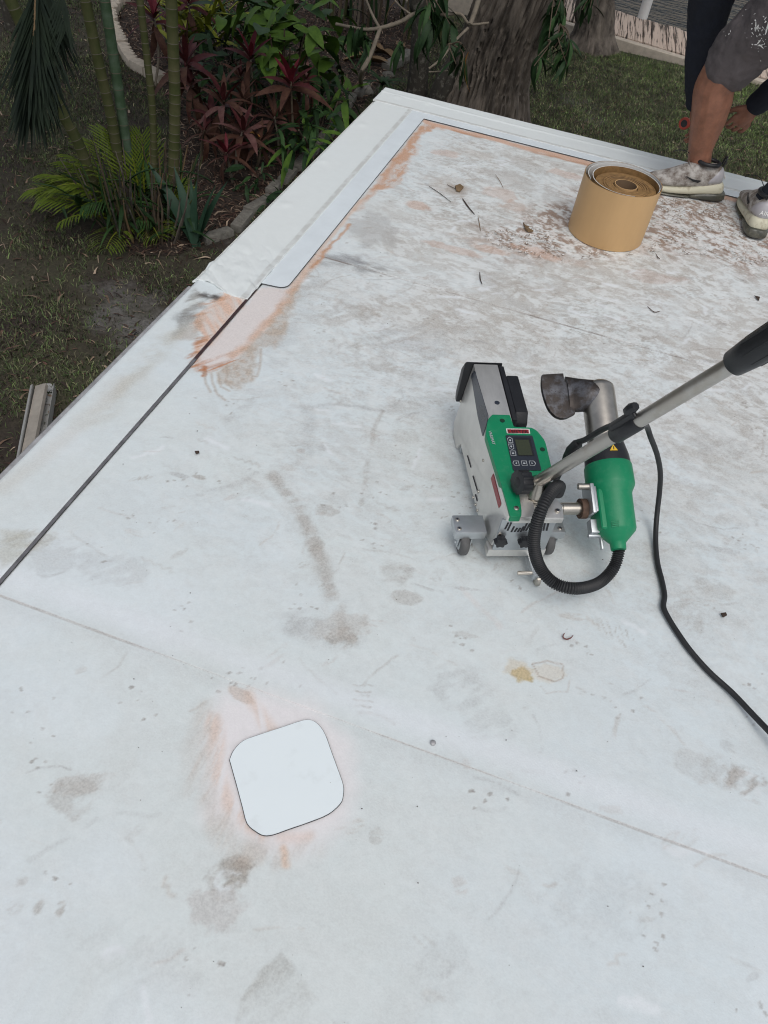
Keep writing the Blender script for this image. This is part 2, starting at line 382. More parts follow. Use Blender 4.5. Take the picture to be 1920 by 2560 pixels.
    poly(AZ((1130, 215), (1300, 190), (1430, 230), (1560, 280), (1400, 290), (1220, 260)), (.25, .25, .26), .55, .02, .03, 12, 63, streaky(0, 14, 45, .3, .65))
    # seams: dirt gathered along the laps
    SA = G(0, 1487).y*.25+G(304, 1598).y*.25+G(1200, 1925).y*.25+G(1920, 2194).y*.25
    dl = np.abs(Y-(YA+.002*(fbm(X*4, Y*0, 2, 65)-.5)))
    over((.40, .37, .35), (1-ss(.0006, .0026, dl))*(.22+.45*ss(.35, .65, fbm(X*6, Y, 3, 67))))
    over(GR, (1-ss(.0, .03, np.abs(Y-YA+.012)))*.08)
    over((.78, .82, .86), (1-ss(.0, .05, np.abs(Y-YA-.05)))*.5*ss(.4, .6, fbm(X*3, Y, 2, 68)))
    dl = np.abs(Y-(YB+.003*(fbm(X*4, Y*0, 2, 69)-.5)))
    over((.24, .21, .19), (1-ss(.0015, .005, dl))*(.25+.6*ss(.4, .65, fbm(X*5, Y*0, 3, 71))))
    # ---------------- primer, near corner by the end of the cover strip
    poly(AZ((450, 460), (670, 452), (240, 965), (213, 930), (250, 830), (310, 780), (235, 720), (250, 640), (330, 560), (425, 515)), (.71, .48, .36), .9, .008, .016, 26, 81, lambda x, y: .45+.55*ss(.25, .7, fbm((x-y)*8, (x+y)*50, 4, 83)))
    stroke(AZ((425, 515), (330, 570), (260, 660), (270, 720)), (.60, .34, .21), .8, .016, .018, .02, 40, 85, streaky(.9, 10, 110, .38, .62))
    stroke(AZ((300, 790), (240, 880), (222, 935), (250, 970), (320, 985), (420, 960)), (.47, .22, .11), .85, .014, .016, .02, 40, 87, streaky(1.0, 10, 130, .38, .6))
    poly(AZ((100, 780), (250, 700), (330, 620), (260, 800), (150, 810), (70, 800)), TN, .55, .012, .02, 20, 89)
    poly(AZ((240, 450), (300, 500), (380, 500), (330, 560), (230, 680), (80, 770), (120, 640), (200, 540)), (.30, .295, .28), .75, .015, .03, 18, 91, streaky(.9, 16, 44, .38, .62))
    stroke(AZ((290, 500), (340, 505), (380, 512)), DK, .95, .014, .014, .014, 40, 93, streaky(.3, 30, 60, .3, .5))
    stroke(AZ((120, 650), (190, 640)), DK, .35, .016, .02, .02, 30, 94)
    poly(AZ((690, 435), (895, 442), (860, 550), (760, 670), (650, 800), (530, 920), (400, 975), (290, 1000), (240, 968), (400, 780)), (.74, .66, .63), .75, .010, .010, 24, 95)
    poly(AZ((960, 390), (975, 450), (920, 580), (870, 690), (810, 850), (700, 850), (650, 1050), (560, 1130), (440, 1090), (385, 1010), (560, 900), (700, 740), (850, 560), (930, 420)), (.50, .42, .345), .80, .012, .022, 22, 97, lambda x, y: .62+.45*ss(.40, .6, fbm(x*34+y*10, y*40, 4, 99, .7)))
    stroke(AZ((1150, 170), (1040, 290), (930, 420), (870, 530), (780, 640), (690, 735), (590, 840), (500, 915)), (.63, .40, .27), .70, .010, .016, .010, 26, 101, lambda x, y: .5+.5*ss(.35, .6, fbm(x*30, y*30, 4, 141)))
    stroke(AZ((500, 925), (400, 970), (320, 990), (250, 972)), (.52, .25, .13), .9, .020, .018, .02, 34, 103, streaky(1.05, 10, 120, .36, .6))
    stroke(AZ((310, 985), (302, 1045)), (.45, .20, .10), .9, .006, .004, .004, 40, 105)
    for P in (AZ((305, 1020), (315, 1100), (350, 1160)), AZ((355, 1030), (365, 1100), (395, 1170), (450, 1215)), AZ((700, 860), (690, 980), (670, 1050), (640, 1050)), AZ((400, 1030), (420, 1120), (480, 1150)), AZ((470, 1010), (450, 1090), (500, 1130))):
        stroke(P, TN, .6, .0035, .003, .002, 20, 107)
    # ---------------- primer along the tape strips
    stroke([(-.850, 2.09), (-.852, 2.6), (-.850, 2.78)], (.70, .55, .46), .8, .008, .008, .006, 20, 109)
    stroke(AZ((1310, 0), (1230, 90), (1120, 215), (1050, 300)), (.55, .30, .17), .8, .005, .006, .012, 26, 111)
    stroke([(-.842, 2.70), (-.838, 2.95), (-.845, 3.3), (-.840, 3.66)], (.60, .36, .23), .75, .012, .012, .012, 16, 113, lambda x, y: .4+.6*ss(.35, .6, fbm(x*24, y*18, 3, 143)))
    poly(FZ((60, 810), (250, 808), (300, 720), (335, 650), (345, 600), (420, 540), (405, 500), (440, 430), (480, 395), (590, 410), (600, 380), (450, 345), (250, 590)), (.58, .34, .215), .88, .012, .024, 22, 115, lambda x, y: .35+.65*ss(.35, .6, fbm(x*40, y*18, 4, 117, .65)))
    stroke([(-.85, 3.675), (-.4, 3.672), (.1, 3.672), (.75, 3.675), (1.6, 3.672)], (.66, .42, .30), .85, .022, .010, .012, 14, 119)
    stroke([(-.84, 3.652), (-.5, 3.650), (-.2, 3.648), (.0, 3.652)], (.52, .27, .15), .8, .010, .010, .018, 14, 121, lambda x, y: ss(.35, .6, fbm(x*8, y*8, 3, 123)))
    # ---------------- marks on the open field
    for P, w, al, c, sdv in [(DS((590, 1030), (640, 1085), (680, 1180), (715, 1290), (745, 1370)), .017, .42, BR, 131), (DS((585, 1030), (645, 1090), (685, 1185), (718, 1295), (740, 1360)), .011, .38, (.45, .42, .39), 231), (DS((1120, 1020), (1060, 980)), .01, .2, BR, 232), (DS((500, 900), (540, 870), (545, 850)), .016, .25, GR, 133), (DS((660, 880), (665, 930), (650, 1000)), .02, .25, GR, 134),
            (DS((650, 875), (740, 870), (835, 888)), .006, .35, GR, 135), (DS((560, 1020), (480, 1055), (430, 1070)), .007, .28, GR, 136), (DS((830, 890), (805, 930), (795, 1010), (785, 1090)), .006, .30, BR, 137),
            (DS((1000, 1270), (1050, 1320), (1080, 1350)), .007, .18, PK, 138), (DS((60, 1860), (200, 1770), (340, 1755)), .004, .18, GR, 139), (DS((640, 1340), (700, 1380), (760, 1370)), .03, .25, GR, 140),
            (DS((1400, 860), (1480, 1010)), .006, .15, BR, 141), (DS((1200, 640), (1280, 560)), .005, .22, BR, 142), (DS((1040, 590), (1100, 650), (1200, 690)), .02, .2, GR, 143), (DS((900, 700), (1100, 760), (1400, 720), (1600, 700)), .03, .16, BR, 144),
            (DS((980, 510), (1130, 545), (1260, 570)), .025, .25, (.5, .3, .2), 145), (DS((480, 1600), (455, 1690), (475, 1770)), .004, .15, BR, 146), (DS((1050, 1000), (1110, 1120)), .01, .12, BR, 147)]:
        stroke(P, c, al, w, w*.7, .012, 18, sdv, streaky(.7, 18, 40, .25, .6, sdv))
    for (u, v), r1, r2, an, c, al in [((745, 1375), .038, .027, .5, (.40, .36, .32), .65), ((735, 1350), .06, .035, .5, (.52, .50, .47), .5), ((700, 1100), .03, .02, .2, BR, .35), ((680, 1180), .02, .03, .2, BR, .35), ((150, 1720), .050, .036, .3, (.45, .43, .40), .45), ((180, 1690), .07, .02, .5, (.5, .48, .45), .5), ((497, 1890), .040, .030, .5, (.38, .35, .31), .75), ((505, 1880), .030, .022, .5, (.34, .30, .26), .5), ((478, 1955), .050, .034, .3, (.54, .525, .51), .6),
            ((1612, 1688), .045, .035, .3, (.44, .41, .38), .75), ((1560, 1670), .05, .04, .2, BR, .25), ((1500, 1650), .04, .03, 0, BR, .18), ((660, 1350), .05, .035, .2, GR, .25), ((370, 1098), .035, .012, .1, BR, .30), ((425, 980), .006, .005, 0, DK, .85), ((430, 1030), .018, .008, .1, BR, .5), ((385, 1025), .025, .008, .1, GR, .35), ((45, 1900), .012, .014, 0, BR, .35), ((130, 1960), .008, .014, .3, BR, .55), ((80, 1962), .010, .012, .3, BR, .45), ((30, 1962), .012, .010, .3, BR, .35),
            ((1300, 690), .03, .02, .3, GR, .45), ((1420, 600), .12, .05, .2, (.5, .36, .30), .35), ((1090, 610), .10, .07, .2, BR, .30), ((900, 740), .14, .09, .3, GR, .28), ((760, 680), .10, .08, .5, BR, .30), ((820, 790), .05, .03, .1, BR, .35), ((1180, 980), .06, .1, .2, GR, .2), ((1560, 960), .1, .06, .3, GR, .22), ((1480, 1330), .05, .04, .2, BR, .3), ((1540, 1270), .05, .03, .2, BR, .25), ((860, 1240), .05, .03, .2, BR, .25), ((880, 1290), .03, .02, .2, BR, .35), ((990, 1490), .07, .05, .2, GR, .22), ((1060, 1560), .06, .04, .2, GR, .18), ((250, 1230), .08, .05, .3, GR, .2), ((130, 1200), .07, .06, .3, GR, .22), ((60, 1165), .06, .03, .5, (.44, .42, .36), .45), ((960, 2100), .05, .06, .3, GR, .12), ((300, 2080), .1, .06, .3, GR, .10), ((1300, 1950), .12, .06, .3, GR, .12)]:
        blob(DS((u, v))[0], r1, r2, an, c, al, .55, 26, int(u+v) % 70, streaky(an+.6, 18, 50, .25, .55, int(u) % 40))
    # footprint rings and tread dashes
    for (u, v), r in [((495, 1905), .030), ((1618, 1690), .036)]:
        c = DS((u, v))[0]
        for q, (rr, ww) in enumerate(((r, .006), (r*.55, .004))):
            P = [(c[0]+rr*math.cos(a), c[1]+rr*math.sin(a)) for a in np.linspace(.4+q, 5.2+q, 14)]
            stroke(P, (.74, .78, .80) if q == 1 else BR, .60 if q == 1 else .30, ww*.7, .004, .014, 40, 151+q, streaky(.5, 40, 60, .3, .55, 17))
    for (u, v), n, du, dv, L_, an in [((785, 1470), 6, 0, 11, .035, .3), ((1290, 1340), 7, 13, 6, .026, -1.2), ((1280, 1345), 6, 14, 9, .02, -1.1), ((980, 480), 6, 12, 8, .02, .2), ((620, 600), 5, 8, 10, .02, .4), ((1500, 1290), 4, 14, 8, .012, .4), ((330, 1030), 6, -9, 1, .018, 1.3), ((1310, 1215), 5, 6, 10, .03, 1.3), ((1100, 720), 5, 11, 8, .022, -.6), ((1140, 790), 4, 10, 9, .02, -.5)]:
        for q in range(n):
            c = DS((u+du*q, v+dv*q))[0]; l = L_*(.6+.6*((q*37) % 10)/10); e = (math.cos(an)*l/2, math.sin(an)*l/2)
            stroke([(c[0]-e[0], c[1]-e[1]), (c[0]+e[0], c[1]+e[1])], BR, .2+.35*((q*53) % 10)/10, .0014, .0022, .006, 60, 160+q, streaky(an, 30, 90, .3, .5, q))
    # half round wet print at the near edge
    poly(DS((600, 2060), (560, 2100), (525, 2160), (510, 2230), (640, 2230), (690, 2150)), (.45, .455, .43), .60, .005, .012, 16, 171, streaky(1.0, 8, 24, .2, .75, 13))
    # rust yellow spot with its traced outline
    blob(DS((1130, 1455))[0], .022, .018, .4, (.50, .37, .13), .8, .6, 70, 173); blob(DS((1118, 1448))[0], .03, .03, .4, (.62, .52, .36), .45, .5, 40, 174); blob(DS((1185, 1455))[0], .035, .025, .4, (.66, .60, .50), .5, .4, 40, 175)
    stroke(DS((1152, 1432), (1185, 1428), (1215, 1436), (1218, 1465), (1200, 1472), (1165, 1460), (1150, 1434)), (.40, .31, .24), .6, .0014, .0016, .003, 40, 177)
    stroke(DS((1165, 1480), (1180, 1496), (1225, 1494), (1232, 1470)), (.5, .46, .42), .4, .001, .0016, .003, 40, 179)
    # pink primer halo round the square patch
    RP = lambda *p: wp([(350+u/2.552, 1650+v/2.552) for u, v in p])
    poly(RP((540, 220), (860, 215), (1150, 320), (1330, 540), (1380, 830), (1330, 1080), (1130, 1210), (840, 1230), (580, 1150), (410, 980), (380, 700), (450, 400)), (.81, .79, .80), .95, .035, .03, 10, 181)
    stroke(RP((430, 330), (400, 480), (370, 680), (400, 880), (520, 1060), (680, 1170), (860, 1210), (1060, 1180)), (.55, .48, .42), .55, .024, .020, .03, 9, 183, streaky(1.5, 8, 50, .2, .7, 19))
    stroke(RP((440, 400), (480, 520), (490, 700), (560, 900), (650, 1040), (760, 1110)), (.72, .56, .47), .62, .013, .012, .016, 10, 185, streaky(1.75, 5, 110, .3, .65, 23))
    stroke(RP((700, 200), (760, 300), (800, 400), (830, 450)), (.74, .60, .52), .60, .012, .010, .014, 10, 187, streaky(-1.0, 5, 90, .25, .6, 29))
    stroke(RP((900, 1110), (980, 1120), (1060, 1120)), (.76, .61, .54), .5, .010, .010, .01, 10, 189); stroke(RP((905, 1195), (925, 1240), (930, 1300)), (.70, .48, .33), .6, .004, .006, .006, 30, 190)
    blob(RP((640, 215))[0], .03, .012, -.2, (.56, .44, .36), .5, .5, 30, 191)
    # old strip left of the seam: grey green mildew near the corner end and a stained near end
    poly(DS((420, 640), (330, 740), (250, 830), (190, 930), (240, 900), (330, 800), (400, 740)), (.50, .48, .41), .45, .03, .05, 8, 193, streaky(.9, 12, 24, .3, .65, 29))
    poly(DS((0, 1140), (60, 1150), (95, 1165), (60, 1200), (0, 1235)), (.48, .47, .40), .5, .012, .02, 16, 195, streaky(.5, 12, 40, .25, .6, 31))
    stroke(DS((0, 1060), (120, 960), (260, 830)), (.55, .49, .41), .25, .02, .03, .03, 8, 197)
    return base
YA = sum(G(*q).y for q in ((0, 1487), (304, 1598), (1200, 1925), (1920, 2194)))/4
YB = sum(G(*q).y for q in ((801, 645), (1395, 802), (1701, 893), (1868, 938)))/4
def axis(lo, hi, f0, f1, st, coarse=.25):
    a = list(np.arange(lo, f0-1e-6, coarse)) if lo < f0-coarse*.3 else [lo]
    a = [v for v in a if v < f0-1e-4]+list(np.linspace(f0, f1, max(2, int(round((f1-f0)/st))+1)))
    b_ = list(np.arange(f1+coarse, hi, coarse))+([hi] if hi > f1+1e-3 else [])
    return np.array(a+b_, np.float64)
def sheet(name, xs, ys, zf, cf, mt, parent, lip=.0016, edge=None):
    xs = np.concatenate([[xs[0]], xs, [xs[-1]]]); ys = np.concatenate([[ys[0]], ys, [ys[-1]]])
    X, Y = np.meshgrid(xs, ys); nx, ny = len(xs), len(ys)
    if edge is not None: X, Y = edge(X, Y)
    Z = zf(X, Y); C_ = cf(X, Y)
    Z[0, :] -= lip; Z[-1, :] -= lip; Z[1:-1, 0] -= lip; Z[1:-1, -1] -= lip
    v = np.stack([X, Y, Z], -1).reshape(-1, 3).astype(np.float32)
    i = np.arange(nx*ny).reshape(ny, nx); f = np.stack([i[:-1, :-1], i[:-1, 1:], i[1:, 1:], i[1:, :-1]], -1).reshape(-1, 4)
    me = bpy.data.meshes.new(name); me.vertices.add(len(v)); me.vertices.foreach_set('co', v.ravel())
    me.loops.add(f.size); me.loops.foreach_set('vertex_index', f.ravel().astype(np.int32))
    me.polygons.add(len(f)); me.polygons.foreach_set('loop_start', np.arange(0, f.size, 4, dtype=np.int32)); me.polygons.foreach_set('loop_total', np.full(len(f), 4, np.int32))
    me.update(calc_edges=True); me.polygons.foreach_set('use_smooth', np.ones(len(f), bool))
    at = me.color_attributes.new('paint', 'FLOAT_COLOR', 'POINT'); c = np.ones((len(v), 4), np.float32); c[:, :3] = C_.reshape(-1, 3)
    at.data.foreach_set('color', c.ravel()); me.materials.append(mt); me.validate()
    return hchild(link(name, me))
def zroof(z0):
    def f(X, Y):
        return z0+.0040*(fbm(X*2.2, Y*2.2, 3, 201)-.5)+.0012*(fbm(X*9, Y*9, 2, 203)-.5)
    return f
ST = .0045
xs = axis(XS+.004, 9, XS+.004, 1.40, ST)
m_near = sheet('membrane_sheet', axis(XS+.004, 9, XS+.004, 1.2, .0032), axis(-9, YA+.04, .14, YA+.04, .0032), zroof(-.0035), paint, M['roof'], house)
m_mid = sheet('membrane_sheet', axis(XS+.004, 9, XS+.004, 1.3, .0038), np.linspace(YA, YB+.04, int((YB+.04-YA)/.0038)), zroof(-.0020), paint, M['roof'], house)
m_far = sheet('membrane_sheet', xs, np.linspace(YB, 3.78, int((3.78-YB)/ST)), zroof(-.0004), paint, M['roof'], house)
old = sheet('edge_flashing', np.linspace(XE-.004, XS-.004, 44), axis(-9, 2.02, .3, 2.02, .005), lambda X, Y: zroof(.003)(X, Y)-.010*np.clip((XE+.012-X)/.014, 0, 1)**2, paint, M['roof'], house)
old['label'] = 'dirty old edge flashing without a cover strip'
# dark grey joint between old flashing and roof field, stained red brown by the primer at its far end
b = MB(); Lp = [(XS+.001*math.sin(y*5), y, .0020) for y in np.linspace(-9, 1.60, 40)]; b.tube(Lp, .0052, 6, sq=.35)
js = hchild(b.build('joint_sealant', M['sealant']))
b = MB(); Lp = [(XS+.0008*math.sin(y*5), y, .0022) for y in np.linspace(1.60, 2.015, 12)]; b.tube(Lp, .0046, 6, sq=.35)
js = hchild(b.build('joint_sealant', mat('primer_stained_sealant', (.055, .028, .03), .6, var=.4, vscale=60))); js['label'] = 'primer stained dark red brown end of the joint'

# ---- new cover strips and tape
def cpaint(X, Y):
    base = np.empty(X.shape+(3,)); base[:] = (.735, .785, .785)
    w = ss(.35, .7, fbm(X*5, Y*2, 3, 211))[..., None]*.35; base = base*(1-w)+np.array([.74, .775, .765])*w
    # grubby print and adhesive line along the inner lap
    e = np.minimum(np.abs(X-(XS-.010)), 9) if CP == 'l' else np.abs(Y-(3.765))
    a = (1-ss(.006, .013, e))*(.30+.30*ss(.35, .6, fbm(X*30, Y*30, 3, 213))); base = base*(1-a[..., None])+np.array([.45, .45, .43])*a[..., None]
    return base
BUMPS = [(-1.087, 3.452), (-1.100, 3.008), (-1.082, 2.583), (-1.05, 3.86), (-.55, 3.90), (.05, 3.89), (-.9, 3.87)]
def zcover(X, Y):
    z = .0058+.0016*(fbm(X*6, Y*6, 3, 215)-.5)
    for bx, by in BUMPS: z = z+.0040*np.exp(-((X-bx)**2+(Y-by)**2)/(2*.016**2))
    wr = ss(2.45, 2.0, Y)*ss(YE-.3, YE-.5, Y)                         # loose wrinkled near end
    z = z+wr*(.013*np.abs(fbm(X*14, Y*16+X*12, 3, 217)-.5)*2)
    z = z-np.clip((XE+.006-X)/.010, 0, 1)**2*.012 if CP == 'l' else z-np.clip((Y-(YE-.004))/.010, 0, 1)**2*.012+.003*np.exp(-((Y-3.885-.01*np.sin(X*3))/.008)**2)
    return z
CP = 'l'
def endwave(X, Y):
    e = .018*np.sin((X+1.13)*26+.6)+.03*(fbm(X*22, X*0, 3, 219)-.5)
    t = np.clip((2.05-Y)/.12, 0, 1); return X, Y+t*e*1.2
cl = sheet('cover_strip', np.linspace(XE-.012, XS+.002, 60), np.linspace(1.955, 3.935, 420), zcover, cpaint, M['cover'], house, .006, endwave)
cl['label'] = 'smooth new white cover strip with a loose wrinkled end'
CP = 'f'
cf_ = sheet('cover_strip', axis(XE-.010, 9, XE-.010, 1.4, .006), np.linspace(3.758, YE+.010, 44), lambda X, Y: zcover(X, Y)+.0022, cpaint, M['cover'], house, .006)
b = MB(); b.box((XE-.0105, 1.99, -.085), (XE-.008, YE, -.004)); hchild(b.build('cover_strip_face', M['fascia']))
b = MB(); b.box((XE+.001, YE+.008, -.085), (9, YE+.0105, -.004)); hchild(b.build('cover_strip_face', M['fascia']))
def rounded(poly, r, n=5):
    out = []; N = len(poly)
    for i in range(N):
        p = Vector(poly[i]); a = Vector(poly[i-1]); c = Vector(poly[(i+1) % N]); rr = r[i] if hasattr(r, '__len__') else r
        d1 = (a-p); d2 = (c-p); q = min(rr, d1.length*.49, d2.length*.49)
        if q < 1e-6: out.append(p); continue
        s_ = p+d1.normalized()*q; e = p+d2.normalized()*q
        for k in range(n+1): t = k/n; out.append((1-t)**2*s_+2*t*(1-t)*p+t*t*e)
    return out
def grow(poly, d):
    c = sum((Vector(p) for p in poly), Vector((0, 0, 0)))/len(poly); out = []; N = len(poly)
    for i in range(N):
        e = (Vector(poly[(i+1) % N])-Vector(poly[i-1])); e.z = 0; n = Vector((e.y, -e.x, 0)).normalized()
        if n.dot(Vector(poly[i])-c) < 0: n = -n
        out.append(Vector(poly[i])+n*d)
    return out
tp = rounded([(-.9415, 2.052, 0), (-.857, 2.062, 0), (-.866, 3.772, 0), (-.952, 3.772, 0)], [.004, .034, .001, .001], 8)
b = MB(); b.prism([p+Vector((0, 0, .0032)) for p in tp], (0, 0, .0016)); tl = hchild(b.build('tape_strip', M['tape'])); tl['label'] = 'bluish white tape strip beside the left cover strip'
b = MB(); b.prism([p+Vector((0, 0, .0026)) for p in grow(tp, .0014)], (0, 0, .0010)); o = b.build('edge_line', M['line'], tl)
b = MB(); b.box((-.866, 3.694, .0036), (9, 3.762, .0054)); tf = hchild(b.build('tape_strip', M['tape'])); tf['label'] = 'bluish white tape strip along the far edge'
b = MB(); b.box((-.868, 3.6930, .0030), (9, 3.70, .0046)); b.build('edge_line', M['line'], tf)

# ---- the square repair patch lying on the roof
PZ = [(573, 640), (600, 580), (660, 520), (760, 482), (900, 436), (1040, 390), (1095, 390), (1140, 420), (1180, 480), (1220, 590), (1260, 700), (1294, 800), (1294, 870), (1275, 920), (1200, 985), (1080, 1035), (950, 1080), (850, 1115), (790, 1120), (740, 1095), (685, 1045), (655, 940), (615, 790)]
pp = [Vector((g.x, g.y, 0)) for g in (G(350+u/2.552, 1650+v/2.552) for u, v in PZ)]
cen = sum(pp, Vector())/len(pp)
pp = crom(pp+[pp[0]], 3)[:-1]
pr_ = thing('repair_patch', 'clean white square membrane patch with rounded corners and thin dark outline', 'patch', (cen.x, cen.y, 0))
b = MB(); b.prism([p-cen+Vector((0, 0, .0012)) for p in pp], (0, 0, .0020)); b.build('patch_sheet', M['patch'], pr_)
b = MB(); b.prism([p-cen+Vector((0, 0, .0002)) for p in grow(pp, .0011)], (0, 0, .0014)); b.build('edge_line', M['line'], pr_)
# ================================================================ HOT AIR WELDING MACHINE (own frame: x right, y forward, z up, origin on the roof between the rear wheels)
WO = Vector((0.05731857, 1.25519246, 0.0)); WA = rad(24.32983)
weld = thing('roof_welding_machine', 'green and silver wheeled hot air roof welding machine with raised handle', 'welding machine', WO, WA)
WR = Matrix.Rotation(-WA, 3, 'Z')
def wloc(px, py, fn=None, **k):
    """survey point of the photo on a plane of the machine: x=, y=, z= or slope plane z=a+b*y"""
    d = WR @ Vector(ray(px, py)); o = WR @ (Vector((0, 0, HC))-WO)
    if 'pl' in k:
        a, bb = k['pl']; t = (a+bb*o.y-o.z)/(d.z-bb*d.y)
    else:
        ax, v = list(k.items())[0]; i = 'xyz'.index(ax); t = (v-o[i])/d[i]
    return o+d*t
def Z1(u, v): return (1080+u/2.765, 860+v/2.765)
def Z7(u, v): return (1080+u/5.184, 860+v/5.184)
def W1(u, v, **k): return wloc(*Z1(u, v), **k)
def W7(u, v, **k): return wloc(*Z7(u, v), **k)
# main body: tall narrow casing with splayed left panel
side = [(-.030, .070), (.05, .038), (.345, .038), (.360, .006), (.415, .006), (.440, .030), (.440, .14), (.437, .232), (.240, .214), (-.046, .187), (-.046, .172), (-.034, .168)]
def xl(z): return -.041-(.235-z)*.072
n = len(side); b = MB()
vs = [(xl(z), y, z) for y, z in side]+[(.022, y, z) for y, z in side]
b.add(vs, [tuple(range(n-1, -1, -1)), tuple(range(n, 2*n))]+[(i, (i+1) % n, n+(i+1) % n, n+i) for i in range(n)])
bm_ = b.build('casing', M['alu'], weld, bevel=.0022)
bm_.data.name = 'casing'
me = bm_.data; bmm = bmesh.new(); bmm.from_mesh(me); bmesh.ops.recalc_face_normals(bmm, faces=bmm.faces); bmm.to_mesh(me); bmm.free()
# silver grip recess on the left panel, its shade painted as a dark plate
def lp(u, v, off=.0006):
    p = W1(u, v, x=-.046)
    for _ in range(4): p = W1(u, v, x=xl(p.z)-off)
    return p
b = MB(); b.prism(rounded([lp(272, 215), lp(296, 180), lp(392, 500), lp(378, 560), lp(352, 640), lp(318, 500)], [.006, .006, .003, .004, .004, .003], 4), (-.0012, 0, 0)); b.build('grip_recess_shade', M['recess_dark'], bm_)
b = MB(); q = [lp(408, 930, .0008), lp(424, 895, .0008), lp(478, 1105, .0008), lp(462, 1135, .0008)]; b.prism(q, (-.0008, 0, 0)); sl = b.build('side_label', M['red'], weld)
for u, v in ((352, 805), (195, 395), (320, 1020), (283, 1060), (300, 1110), (312, 1150)):
    p = lp(u, v); b = MB(); b.lathe(p+Vector((.002, 0, 0)), p+Vector((-.002, 0, 0)), [(0, .004), (.8, .004), (1, .003)], 10); b.build('screw', M['steel'], weld)
for (u, v), (u2, v2) in (((245, 772), (268, 852)), ((283, 912), (318, 1030)), ((300, 1040), (312, 1085))):
    a = lp(u, v, .0008); c = lp(u2, v2, .0008); b = MB(); b.tube([a, c], .0016, 6); b.build('panel_slot', M['line'], bm_)
# skirt of the drive roller at the front left foot and the drive roller itself
b = MB(); b.box((-.050, .345, .004), (.06, .41, .05)); b.build('roller_guard', M['alu2'], weld, bevel=.003)
b = MB(); b.lathe((-.045, .385, .029), (.06, .385, .029), [(0, .026), (.04, .028), (.96, .028), (1, .026)], 24); b.build('drive_roller', M['wheel'], weld)
# round hole in the bare top, its dark inside painted as a disc
p = W1(450, 405, pl=(.1935, .0880)); b = MB(); b.lathe(p-Vector((0, 0, .002)), p+Vector((0, 0, .0008)), [(0, .0065), (.9, .0065), (1, .0052)], 16); b.build('top_hole', M['recess_dark'], weld)
# black weights at the nose
b = MB(); b.prism([(-.063, y, z) for y, z in ((.4405, .236), (.464, .196), (.466, .12), (.456, .10), (.4425, .10))], (.100, 0, 0)); b.build('front_weight', M['black'], weld, bevel=.004)
b = MB(); b.prism([(.0245, y, z) for y, z in ((.432, .232), (.245, .214), (.235, .05), (.432, .05))], (.013, 0, 0)); b.build('side_weight', M['black'], weld, bevel=.003)
b = MB(); b.prism([(.0385, y, z) for y, z in ((.402, .226), (.272, .215), (.255, .19), (.252, .06), (.402, .06))], (.032, 0, 0)); b.build('side_weight', M['black'], weld, bevel=.004)
# lower chassis to the right, rear plate
b = MB(); b.box((.0225, -.030, .045), (.082, .230, .165)); b.build('gear_housing', M['alu2'], weld, bevel=.003)
b = MB(); b.prism([(x, y, .1655) for x, y in ((-.030, -.047), (.086, -.047), (.092, -.010), (.070, .055), (-.030, .055))], (0, 0, .018)); pl_ = b.build('rear_plate', M['alu'], weld, bevel=.003)
for x, y in ((-.014, -.026), (.076, -.026)):
    b = MB(); b.lathe((x, y, .183), (x, y, .187), [(0, .0062), (.7, .0062), (1, .005)], 14); sc = b.build('screw', M['steel'], weld)
    b = MB(); b.lathe((x, y, .1868), (x, y, .1876), [(0, .0032), (1, .0032)], 6); b.build('socket', M['recess_dark'], sc)
# green cover: outline surveyed on the sloping top
PLN = (.1965, .0885)
cov = [(418, 487), (538, 490), (566, 572), (690, 577), (728, 600), (782, 668), (826, 850), (835, 905), (700, 905), (598, 1010), (620, 1150), (618, 1192), (542, 1192), (500, 1040), (372, 625), (386, 520)]
cp = [W1(u, v, pl=PLN) for u, v in cov]
cp = rounded(cp, [.003, .003, .004, .008, .006, .010, .004, .004, .006, .008, .003, .004, .004, .01, .006, .006], 3)
b = MB(); b.prism([p-Vector((0, 0, .017)) for p in cp], (0, 0, .017)); gc = b.build('green_cover', M['green'], weld, bevel=.0030, seg=3)
UPN = Vector((0, -PLN[1], 1)).normalized()
def onp(u, v, h, z7=True): return (W7 if z7 else W1)(u, v, pl=(PLN[0]+h, PLN[1]))
def plate(name, pts, h, th, m, parent, r=0., z7=True):
    P_ = [onp(u, v, h, z7) for u, v in pts]
    if r: P_ = rounded(P_, r, 4)
    b = MB(); b.prism(P_, UPN*th); return b.build(name, m, parent)
for u, v in ((486, 530), (763, 729)):
    p = W1(u, v, pl=PLN); b = MB(); b.lathe(p-UPN*.001, p+UPN*.0008, [(0, .0062), (1, .0062)], 18); b.build('screw_hole', mat('dark_green_hole', (.0, .03, .014), .6), gc)
p = W1(583, 1136, pl=PLN); b = MB(); b.lathe(p, p+UPN*.002, [(0, .006), (.7, .006), (1, .0048)], 14); b.build('screw', M['steel'], gc)
dp = plate('display_panel', [(950, 1185), (1300, 1190), (1418, 1642), (1052, 1642)], .0006, .0012, M['panel'], weld, .004)
plate('screen_bezel', [(1055, 1210), (1272, 1215), (1328, 1452), (1112, 1452)], .0020, .0004, M['black'], dp, .001)
plate('screen', [(1075, 1240), (1252, 1243), (1304, 1440), (1122, 1442)], .0026, .0004, M['lcd'], dp)
